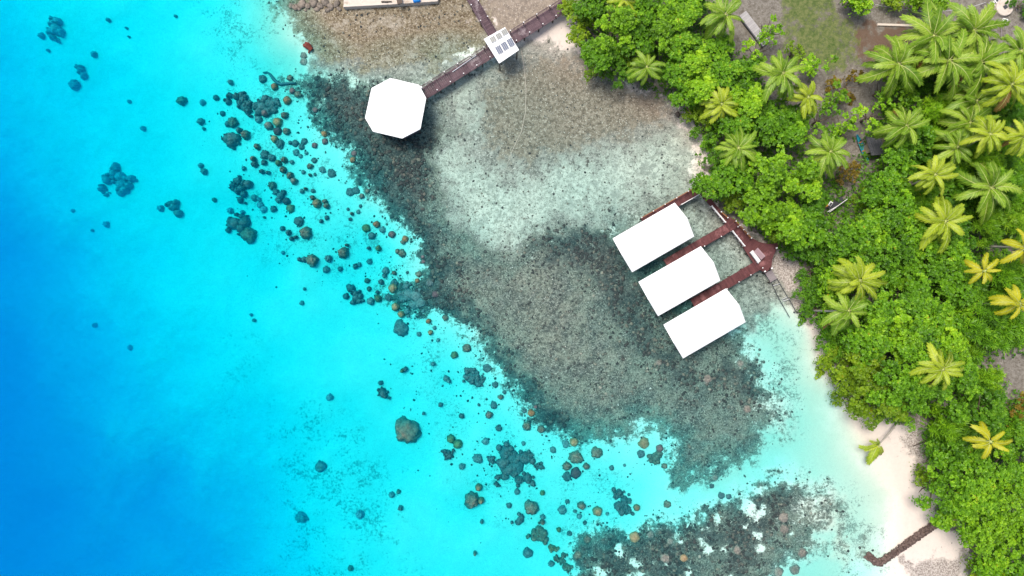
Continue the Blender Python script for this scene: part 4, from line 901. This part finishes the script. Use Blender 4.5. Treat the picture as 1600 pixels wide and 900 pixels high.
# ------------------------------------------------------------------ trees
def leaf_quads(base, dir_, nrm, L, wd_):
    """rhombic leaves: (n,4,3)"""
    side = np.cross(dir_, nrm); side /= np.linalg.norm(side, axis=1, keepdims=True)+1e-9
    mid = base+dir_*(L*.55)[:,None]+nrm*(L*.06)[:,None]; tip = base+dir_*L[:,None]-nrm*(L*.08)[:,None]
    return np.stack([base, mid-side*(wd_/2)[:,None], tip, mid+side*(wd_/2)[:,None]], 1)
def unit(v): return v/(np.linalg.norm(v, axis=-1, keepdims=True)+1e-9)
def crown_mesh(seed, Rc, kind, mat):
    """a crown of leaf rosettes standing on uneven clumps; origin = centre of the crown's foot"""
    g = np.random.default_rng(seed)
    hz = {'broad': .74, 'sparse': .5, 'shrub': .7, 'fern': .6}[kind]*Rc**.85
    sp = {'broad': .6, 'sparse': .6, 'shrub': .4, 'fern': .6}[kind]
    # lobes on an uneven dome, clumps over every lobe
    def dome(n_, R_, off):
        i = np.arange(n_)+.5; rr = np.sqrt(i/n_); an = i*2.39996+off
        return rr, an
    ls = {'broad': 1.65, 'sparse': 1.3, 'shrub': .95, 'fern': 1.1}[kind]            # lobe radius
    nB_ = max(3, int(1.15*(Rc/ls)**2)); rr, an = dome(nB_, Rc, g.uniform(0, 6.28))
    lob = 1+.34*(fbm(np.cos(an)*1.6+seed*3.1, np.sin(an)*1.6+seed*1.7, 2)-.5)*2
    bx = np.cos(an)*rr*Rc*.84*lob+g.normal(0, .25*ls, nB_); by = np.sin(an)*rr*Rc*.84*lob+g.normal(0, .25*ls, nB_)
    big = fbm(bx/3.2+seed*5.3, by/3.2+seed*2.9, 2)-.5
    bz = hz*np.sqrt(np.clip(1-(rr*.98)**2, .02, 1))+big*4.5*min(1, Rc/3.5)+g.normal(0, .45, nB_)*min(1, Rc/2.5)
    br = ls*g.uniform(.62, 1.15, nB_)*(1-.25*rr)
    btone = g.normal(0, .10, nB_)
    k_ = {'broad': 20, 'sparse': 10, 'shrub': 13, 'fern': 11}[kind]; cx, cy, cz, cr, ctone = [], [], [], [], []
    for q in range(nB_):
        m_ = max(4, int(k_*(br[q]/ls)**2)); r2, a2 = dome(m_, 1, g.uniform(0, 6.28)); r2 = r2*1.02
        cx.append(bx[q]+np.cos(a2)*r2*br[q]+g.normal(0, .07, m_)); cy.append(by[q]+np.sin(a2)*r2*br[q]+g.normal(0, .07, m_))
        cz.append(bz[q]+br[q]*.95*np.sqrt(np.clip(1-r2**2, 0, 1))+g.normal(0, .09, m_)); cr.append(np.full(m_, .27*ls)*g.uniform(.75, 1.2, m_)); ctone.append(btone[q]+g.normal(0, .09, m_))
    cx, cy, cz, cr, ctone = [np.concatenate(v_) for v_ in (cx, cy, cz, cr, ctone)]
    keep = g.random(len(cx)) > {'broad': .05, 'sparse': .25, 'shrub': .05, 'fern': .05}[kind]
    cx, cy, cz, cr, ctone = cx[keep], cy[keep], cz[keep], cr[keep], ctone[keep][:,None]; nC = len(cx)
    nR = {'broad': 9, 'sparse': 6, 'shrub': 8, 'fern': 5}[kind]
    # rosettes over each clump's upper side
    u = g.normal(0, 1, (nC, nR, 3)); u[...,2] = np.abs(u[...,2])*.9+.05; u = unit(u)
    rp = np.stack([cx, cy, cz], -1)[:,None]+u*cr[:,None,None]*g.uniform(.75, 1.08, (nC, nR, 1))*np.array([1, 1, .8])
    rt = np.clip(.42+ctone+g.normal(0, .12, (nC, nR)), 0, 1)
    rp = rp.reshape(-1, 3); ax = unit(u.reshape(-1, 3)*.55+np.array([0, 0, .8])); rt = rt.reshape(-1); n_ = len(rp)
    nL = {'broad': 7, 'sparse': 6, 'shrub': 7, 'fern': 9}[kind]
    ll = {'broad': .34, 'sparse': .34, 'shrub': .22, 'fern': .75}[kind]; lw = {'broad': .62, 'sparse': .6, 'shrub': .58, 'fern': .14}[kind]
    t1_ = unit(np.cross(ax, np.array([.31, .93, .17]))); t2_ = np.cross(ax, t1_)
    k = np.arange(nL); a = (k/nL*2*math.pi)[None]+g.uniform(0, 6.28, (n_, 1))+g.normal(0, .25, (n_, nL))
    lift = g.uniform(.05, .75, (n_, nL)) if kind != 'fern' else g.uniform(.2, 1.2, (n_, nL))
    d = unit(t1_[:,None]*np.cos(a)[...,None]+t2_[:,None]*np.sin(a)[...,None]+ax[:,None]*lift[...,None])
    nr = unit(ax[:,None]-d*np.sum(ax[:,None]*d, -1, keepdims=True)+g.normal(0, .12, d.shape))
    L = ll*g.uniform(.65, 1.2, (n_, nL)); base = np.repeat(rp[:,None], nL, 1)
    q = leaf_quads(base.reshape(-1, 3), d.reshape(-1, 3), nr.reshape(-1, 3), L.reshape(-1), (L*lw).reshape(-1))
    tone = np.clip(np.repeat(rt, nL)+g.normal(0, .10, n_*nL), 0, 1)
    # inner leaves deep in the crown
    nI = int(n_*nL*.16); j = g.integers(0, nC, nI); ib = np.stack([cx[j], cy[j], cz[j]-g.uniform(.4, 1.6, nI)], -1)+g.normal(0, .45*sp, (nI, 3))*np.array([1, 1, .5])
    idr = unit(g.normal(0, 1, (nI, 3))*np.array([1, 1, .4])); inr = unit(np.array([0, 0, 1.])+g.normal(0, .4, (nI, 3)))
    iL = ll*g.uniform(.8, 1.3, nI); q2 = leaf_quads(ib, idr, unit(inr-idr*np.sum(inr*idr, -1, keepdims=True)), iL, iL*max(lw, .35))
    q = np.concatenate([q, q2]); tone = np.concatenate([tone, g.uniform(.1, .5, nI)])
    return np_mesh('crown', q.reshape(-1, 3), np.arange(len(q)*4).reshape(-1, 4), mat, tone=tone)
def trunk_mesh(Rc, hgt, seed):
    g = random.Random(seed); m = MB(); w0 = .10+.045*Rc
    m.tube([(0, 0, -.3), (.05*Rc, .02, hgt*.4), (0, .05*Rc, hgt*.8), (0, 0, hgt+Rc*.2)], [w0, w0*.8, w0*.6, w0*.3], 8)
    for k in range(6):
        a = k*1.05+g.uniform(-.3, .3); r = Rc*g.uniform(.5, .75); z = hgt*g.uniform(.45, .8)
        m.tube([(0, 0, z), (math.cos(a)*r*.5, math.sin(a)*r*.5, z+Rc*.18+.2), (math.cos(a)*r, math.sin(a)*r, hgt+Rc*.22)], [w0*.5, w0*.33, w0*.12], 6)
    o = m.build('trunk', M['bark']); me = o.data; bpy.data.objects.remove(o); return me
SIZES = {'broad': (1.7, 2.6, 3.5, 4.6, 6.6, 8.6), 'sparse': (1.7, 2.6, 3.5), 'shrub': (1.4, 2.2, 3.0), 'fern': (2.2, 3.2, 4.4)}
_cr, _tr = {}, {}
def crown_for(kind, Rw, k):
    s = min(SIZES[kind], key=lambda x: abs(math.log(x/Rw)))
    v = k % (3 if s < 4 else 2 if s < 6 else 4); key = (kind, s, v)
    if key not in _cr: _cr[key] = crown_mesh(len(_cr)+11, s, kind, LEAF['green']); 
    return _cr[key], s
trees = []
def add_tree(px, py, rpx, kind, tone, zfoot):
    k = len(trees); z = zfoot+rpx*.05
    p = W(px, py, z); Rw = rpx*.1*(1-z/H); me, s = crown_for(kind, Rw, k); sc = Rw/s
    g = gz(p.x, p.y); nm = {'broad': 'broadleaf_tree', 'sparse': 'broadleaf_tree', 'shrub': 'shrub', 'fern': 'feathery_bush'}[kind]
    root = empty(nm, (p.x, p.y, g))
    h = max(zfoot-g, .3)
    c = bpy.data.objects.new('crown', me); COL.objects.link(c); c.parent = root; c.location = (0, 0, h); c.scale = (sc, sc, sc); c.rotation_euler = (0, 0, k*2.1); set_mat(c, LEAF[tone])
    tk = (s, round(h)); 
    if tk not in _tr: _tr[tk] = trunk_mesh(s, max(h, .4), k)
    t = bpy.data.objects.new('trunk', _tr[tk]); COL.objects.link(t); t.parent = root; t.rotation_euler = (0, 0, k*1.3)
    trees.append(dict(o=root, px=px, py=py, r=rpx, tone=tone, kind=kind, cat={'broadleaf_tree': 'tree', 'shrub': 'shrub', 'feathery_bush': 'bush'}[nm]))
for e in [
 # belt at the top
 (903,36,28,'broad','olive',2.5),(926,14,34,'broad','green',4),(962,42,46,'broad','bright',5),(946,88,36,'broad','green',3.5),(1001,26,38,'broad','green',4.5),(1042,42,46,'broad','bright',5.5),(1076,22,34,'broad','green',5),(962,108,28,'shrub','dark',2),(934,112,20,'shrub','olive',1.2),(985,98,26,'shrub','olive',1.6),(1000,72,36,'broad','green',4),(1062,75,34,'broad','green',4.5),(1088,92,36,'broad','bright',4.5),(1118,92,34,'broad','green',4),(1062,118,32,'broad','green',3.5),(1100,132,38,'broad','bright',4.5),(1074,152,32,'broad','green',3),(1138,118,32,'broad','green',4),(1165,118,30,'broad','green',4),(1206,44,24,'sparse','bright',5),(1190,74,24,'sparse','bright',4.5),(1174,160,36,'broad','bright',5),(1108,206,26,'shrub','green',2),(1154,202,34,'broad','green',4),(1196,186,34,'broad','green',4.5),(1216,212,34,'broad','green',4.5),(1230,174,24,'broad','dark',4),(1096,178,24,'shrub','olive',1.5),(1085,8,26,'broad','dark',4),(890,10,22,'broad','olive',2),(985,0,30,'broad','green',4),(1050,-4,30,'broad','green',4),
 (1240,82,14,'sparse','olive',2),(1275,106,20,'sparse','bright',3),(1306,150,28,'sparse','yellow',4),(1286,186,28,'sparse','green',3.5),(1242,200,36,'broad','green',4),(1320,196,24,'sparse','bright',4),(1326,134,28,'sparse','rusty',1.5),(1390,136,30,'sparse','yellow',4.5),(1421,152,24,'sparse','yellow',4.5),(1370,178,30,'sparse','bright',4.5),(1466,176,30,'fern','bright',4),(1472,206,22,'fern','yellow',3.5),(1335,-2,20,'broad','bright',3),(1460,-4,36,'broad','yellow',4),(1390,3,16,'shrub','olive',1.5),(1592,10,14,'shrub','dark',1.5),
 (1500,152,40,'fern','dark',3),(1562,192,40,'fern','dark',3),(1450,214,26,'fern','green',2.5),(1482,256,40,'fern','dark',3),(1432,236,30,'broad','dark',3),(1578,262,40,'fern','green',3),(1516,300,36,'fern','dark',3),(1594,300,34,'fern','green',3),(1440,120,30,'fern','dark',2),(1580,160,34,'fern','dark',2.5),(1300,216,26,'sparse','green',3),(1420,180,26,'sparse','green',3),
 # behind the bungalows
 (1216,276,52,'broad','bright',6),(1150,282,40,'broad','green',4.5),(1110,288,32,'broad','green',3),(1264,286,34,'broad','bright',5),(1190,326,42,'broad','bright',4.5),(1146,308,28,'shrub','olive',2),(1230,344,40,'broad','bright',4.5),(1262,368,36,'broad','green',4),(1216,354,28,'shrub','olive',2.4),(1270,330,30,'broad','dark',4.2),(1162,245,34,'broad','green',4),(1128,250,28,'shrub','dark',2.5),(1320,272,22,'sparse','rusty',2),(1404,262,38,'broad','green',4.5),(1382,290,34,'broad','green',4),(1402,304,40,'broad','green',4.5),(1380,334,44,'broad','green',4.5),(1342,362,40,'broad','green',4.5),(1318,388,46,'broad','green',4),(1362,372,38,'broad','bright',5),(1412,346,32,'broad','green',4),(1396,394,46,'broad','green',5),(1440,382,40,'broad','green',5),(1462,412,46,'broad','green',5),(1425,432,42,'broad','green',4.5),(1360,422,32,'broad','dark',4),(1288,398,34,'shrub','dark',2.5),(1258,388,26,'shrub','dark',2),(1276,424,26,'shrub','dark',2),(1312,432,34,'broad','bright',4),(1496,402,36,'broad','green',4.5),(1500,440,42,'broad','green',4.5),(1560,312,46,'fern','green',4),(1530,250,44,'fern','bright',4),(1440,312,32,'fern','green',4),(1545,352,30,'fern','yellow',4.5),(1592,346,34,'fern','yellow',4),(1500,378,32,'broad','dark',3.5),(1572,432,38,'fern','green',3.5),(1478,300,30,'broad','dark',3),(1350,306,20,'shrub','olive',1.5),
 # point and beach edge
 (1268,458,28,'shrub','dark',1.5),(1284,486,30,'shrub','dark',1.4),(1298,512,32,'shrub','dark',1.6),(1308,540,30,'shrub','green',1.6),(1316,568,34,'shrub','olive',1.6),(1322,598,34,'shrub','olive',1.4),(1300,478,24,'shrub','green',2),(1328,555,30,'shrub','olive',2.4),(1332,622,26,'shrub','olive',1.6),(1366,640,26,'shrub','olive',1.6),(1402,646,28,'shrub','green',1.8),(1302,466,30,'broad','green',3.5),(1350,522,40,'broad','green',4.5),(1382,490,50,'broad','green',5),(1430,482,52,'broad','green',5.5),(1490,472,46,'broad','green',4.5),(1470,514,42,'broad','bright',5),(1402,520,52,'broad','bright',6),(1346,568,46,'broad','olive',4),(1432,584,84,'broad','green',6),(1376,614,50,'broad','olive',4),(1486,600,52,'broad','green',4.5),(1482,552,44,'broad','bright',5),(1512,542,34,'fern','yellow',4),(1552,500,60,'fern','green',3.5),(1588,518,30,'fern','green',3),(1548,590,22,'fern','bright',2.5),(1540,642,36,'broad','dark',3),(1592,652,30,'sparse','rusty',2),(1578,672,36,'fern','green',3),(1482,664,38,'fern','bright',3),(1512,692,36,'broad','dark',3),(1525,610,26,'fern','dark',2),
 # bottom right
 (1456,690,22,'shrub','dark',1.6),(1468,718,28,'broad','dark',3),(1500,724,40,'broad','green',4),(1476,772,44,'broad','green',4),(1530,764,62,'broad','green',5.5),(1582,742,46,'broad','green',5),(1552,822,62,'broad','bright',5.5),(1500,806,36,'broad','green',3.5),(1592,822,46,'broad','bright',5),(1546,872,34,'broad','green',3.5),(1592,890,48,'broad','green',4.5),(1442,744,16,'shrub','olive',1.2),(1528,892,26,'shrub','olive',1.6),(1600,700,34,'broad','dark',4)]:
    add_tree(*e)
# ------------------------------------------------------------------ palms
def frond_mesh(seed, mats, tone0, stub=False):
    g = np.random.default_rng(seed); n_ = 34
    droop = g.uniform(.30, .55); curve = (-.24, .12, .26, -.1)[seed % 4]
    P_ = lambda t: np.stack([t*(1-.10*t*t), curve*t*t, .26*t-(.26+droop)*t*t*.9], -1)
    V, Fc, mi, tn_ = [], [], [], []
    t = np.linspace(.13, .99, n_)
    for sgn in (-1, 1):
        b_ = P_(t); tg = unit(P_(t+.01)-P_(t)); up = unit(np.cross(tg, np.cross(np.array([0, 0, 1.]), tg))); sd_ = np.cross(up, tg)*sgn
        a = np.radians(64-30*t)+g.normal(0, .05, n_); L = .205*np.sin(np.clip(.25+t*2.55, 0, 3.0))**.7+.02; L = L*g.uniform(.85, 1.12, n_)
        d = unit(tg*np.cos(a)[:,None]+sd_*np.sin(a)[:,None]+up*(.12-.2*g.random(n_))[:,None])
        d2 = unit(d-np.array([0, 0, .75])[None]*(.55+.5*g.random(n_))[:,None]); w_ = .0165 if tone0 > .5 else .0135
        m1 = b_+d*(L*.5)[:,None]; tip = m1+d2*(L*.55)[:,None]
        s0 = unit(np.cross(d, up))*w_
        base = len(V)
        for i in range(n_):
            k = len(V); V += [b_[i]-s0[i]*.6, b_[i]+s0[i]*.6, m1[i]+s0[i], m1[i]-s0[i], tip[i]+s0[i]*.2, tip[i]-s0[i]*.2]
            Fc += [(k, k+1, k+2, k+3), (k+3, k+2, k+4, k+5)]; mi += [0, 0]; v_ = np.clip(tone0+g.normal(0, .13), 0, 1); tn_ += [v_, min(1, v_+.08)]
    ts = np.linspace(0, 1, 9); c = P_(ts)
    for i in range(9):
        r = .020*(1-.75*ts[i]); V += [c[i]+np.array([0, r, 0]), c[i]+np.array([0, 0, r*.9]), c[i]+np.array([0, -r, 0]), c[i]+np.array([0, 0, -r*.6])]
    o_ = len(V)-36
    for i in range(8):
        for k in range(4): Fc.append((o_+i*4+k, o_+i*4+(k+1) % 4, o_+i*4+4+(k+1) % 4, o_+i*4+4+k)); mi.append(1); tn_.append(.5)
    return np_mesh('frond', np.array(V), np.array(Fc), mats, tone=np.array(tn_), mi=np.array(mi))
FM = {t: [frond_mesh(60+j, [FROND[t], M['rachis']], .35+.1*j) for j in range(4)] for t in FROND}
palms = []
def palm(px, py, rpx, tone, z, lean=None, nfr=None):
    k = len(palms); g = random.Random(900+k)
    p = W(px, py, z); L = rpx*.1*(1-z/H)*1.04
    la = g.uniform(0, 6.28); ld = g.uniform(.3, 1.4)
    base = Vector((p.x+math.cos(la)*ld, p.y+math.sin(la)*ld, 0)) if lean is None else W(*lean, 0)
    base.z = gz(base.x, base.y)
    root = empty('palm_tree', base); top = p-base
    m = MB(); pts = []
    for i in range(9):
        t = i/8; q = Vector((top.x*t**1.5, top.y*t**1.5, top.z*(1-(1-t)**1.15 if lean else t))); pts.append(q)
    m.tube([Vector((0, 0, -.3))]+pts, [.26, .24]+[.19-.07*i/8 for i in range(1, 9)], 8)
    o = m.build('trunk', M['palm_bark'], smooth_=True); o.parent = root
    nf = nfr or g.choice((19, 22, 24, 27)) ; a0 = g.uniform(0, 6.28)
    if tone == 'yy': nf = nfr or g.choice((10, 12))
    dead = g.choice((0, 0, 1, 2)) if tone in 'dyg' and lean is None else 0
    for i in range(nf):
        t = i/(nf-1); f = bpy.data.objects.new('frond', FM['b' if dead and i >= nf-dead else tone][(i+k) % 4]); COL.objects.link(f); f.parent = root
        pitch = R(62)*(1-t)**1.5-R(24)*t+g.uniform(-.14, .14)          # young fronds stand up, old ones hang
        az = a0+i*2.39996+g.uniform(-.15, .15) if lean is None else R(150+i*(150/(nf-1)))+g.uniform(-.1, .1); f.location = top+Vector((math.cos(az)*.06, math.sin(az)*.06, .1-.25*t))
        f.rotation_euler = Euler((g.uniform(-.5, .5), -pitch, az), 'XYZ')
        s = L*(.72+.36*min(1, t*1.7))*g.uniform(.82, 1.12); f.scale = (s, s, s)
    m = MB(); v, fc = ICO[1]; m.poly(v*np.array([.22, .22, .35])+np.array(top), [tuple(x) for x in fc], 0, .5); c = m.build('crown_shaft', M['rachis']); c.parent = root
    palms.append(dict(o=root, px=px, py=py, r=rpx, tone=tone, cat='palm tree'))
    return root
for e in [(1133,24,36,'g',9.5),(1010,105,28,'g',7),(1222,115,37,'g',10),(1262,152,28,'y',9),(1127,163,29,'y',8),(1153,232,33,'g',9),(1297,237,34,'g',9),(1415,197,38,'d',9),(1458,57,54,'d',10),(1403,100,48,'d',9),(1482,95,52,'d',10.5),(1520,48,50,'d',9.5),(1532,98,48,'d',10),(1580,132,38,'y',13),(1525,158,46,'d',8),(1515,192,40,'d',8),(1546,210,32,'y',12),(1600,212,30,'y',12),(1495,230,34,'d',8),(1460,273,32,'y',11),(1547,293,50,'d',9),(1476,346,40,'y',11),(1538,423,28,'yy',11),(1342,438,40,'y',11),(1325,486,36,'g',10.5),(1472,577,34,'y',13),(1547,690,32,'yy',11),(1592,474,32,'yy',12),(1602,388,32,'yy',12),(1495,522,17,'yy',7),(975,0,26,'y',8),(1594,80,36,'d',10)]: palm(*e)
# the leaning palm over the water
lp = palm(1373, 694, 30, 'y', 2.6, lean=(1399, 656), nfr=11)
label_all([p for p in palms if p['o'] is not lp], 'palm', [(1440,60,'the brown yard',40),(1357,228,'the teal canoe',10),(1306,318,'the black handcart',10),(1205,400,'the red platform',20),(783,70,'the solar hut',20),(1567,14,'the round well',10),(1430,590,'the big crown on the point',60),(1400,680,'the leaning palm',20),(1059,179,'the black boulder',6),(1560,575,'the bare grey soil at right',20),(1178,45,'the grey plank path',16),(1520,320,'the feathery bushes at right',60),(1325,134,'the twiggy bare bush',14)], lambda i: ('small ' if i['r'] < 29 else 'large ' if i['r'] > 42 else '')+{'g': 'green', 'd': 'deep green', 'y': 'yellow-green', 'yy': 'bright yellow'}[i['tone']], 'coconut palms among the shore trees')
tag(lp, 'small yellow-green palm leaning out over the shallows from the white beach', 'palm tree')
for kinds, noun, grp in ((('broad', 'sparse'), 'tree', 'broadleaf trees along the shore'), (('shrub',), 'shrub', 'shrubs along the shore'), (('fern',), 'feathery bush', 'feathery bushes among the palms')):
    label_all([t for t in trees if t['kind'] in kinds], noun, [(1133,24,'the palm by the plank path',20),(1010,105,'the shore palm at top',14),(1178,45,'the plank path',10),(884,8,"the jetty's shore end",14),(1059,179,'the black boulder',6),(1222,115,'the tall palm by the path',20),(1262,152,'the small palm near the yard',14),(1357,228,'the teal canoe',12),(1306,318,'the black handcart',12),(1095,296,'the orange-edged walkway',12),(1205,395,'the red platform',24),(1475,346,'the broad yellow-green palm',20),(1342,438,'the twin palms on the point',24),(1430,590,'the palm on the point',24),(1400,680,'the leaning palm',16),(1440,691,'the driftwood log',12),(1472,810,'the breakwater',16),(1547,690,'the yellow palm at lower right',20),(1562,575,'the bare grey soil',24),(1440,60,'the brown yard',36),(1547,293,'the large dark palm at right',30),(1250,485,'the mooring rack',16)],
      lambda i: {'green': 'green', 'bright': 'bright green', 'dark': 'dark green', 'olive': 'olive', 'yellow': 'yellowish', 'rusty': 'rusty twiggy'}[i['tone']], grp)
# ------------------------------------------------------------------ low growth under the trees: nobody could count it
inner = [(905,10),(935,60),(955,105),(1005,115),(1055,160),(1100,205),(1120,300),(1200,370),(1250,400),(1275,470),(1300,560),(1330,615),(1400,640),(1465,660),(1480,720),(1480,780),(1530,860),(1560,985),(1800,985),(1800,600),(1600,615),(1555,600),(1540,560),(1600,540),(1800,530),(1800,140),(1480,85),(1400,130),(1360,190),(1330,300),(1295,250),(1240,210),(1180,110),(1150,60),(1110,-20)]
UG = region(inner, 16)
px, py = scatter(42000, UG, 890, 1660, -40, 960)
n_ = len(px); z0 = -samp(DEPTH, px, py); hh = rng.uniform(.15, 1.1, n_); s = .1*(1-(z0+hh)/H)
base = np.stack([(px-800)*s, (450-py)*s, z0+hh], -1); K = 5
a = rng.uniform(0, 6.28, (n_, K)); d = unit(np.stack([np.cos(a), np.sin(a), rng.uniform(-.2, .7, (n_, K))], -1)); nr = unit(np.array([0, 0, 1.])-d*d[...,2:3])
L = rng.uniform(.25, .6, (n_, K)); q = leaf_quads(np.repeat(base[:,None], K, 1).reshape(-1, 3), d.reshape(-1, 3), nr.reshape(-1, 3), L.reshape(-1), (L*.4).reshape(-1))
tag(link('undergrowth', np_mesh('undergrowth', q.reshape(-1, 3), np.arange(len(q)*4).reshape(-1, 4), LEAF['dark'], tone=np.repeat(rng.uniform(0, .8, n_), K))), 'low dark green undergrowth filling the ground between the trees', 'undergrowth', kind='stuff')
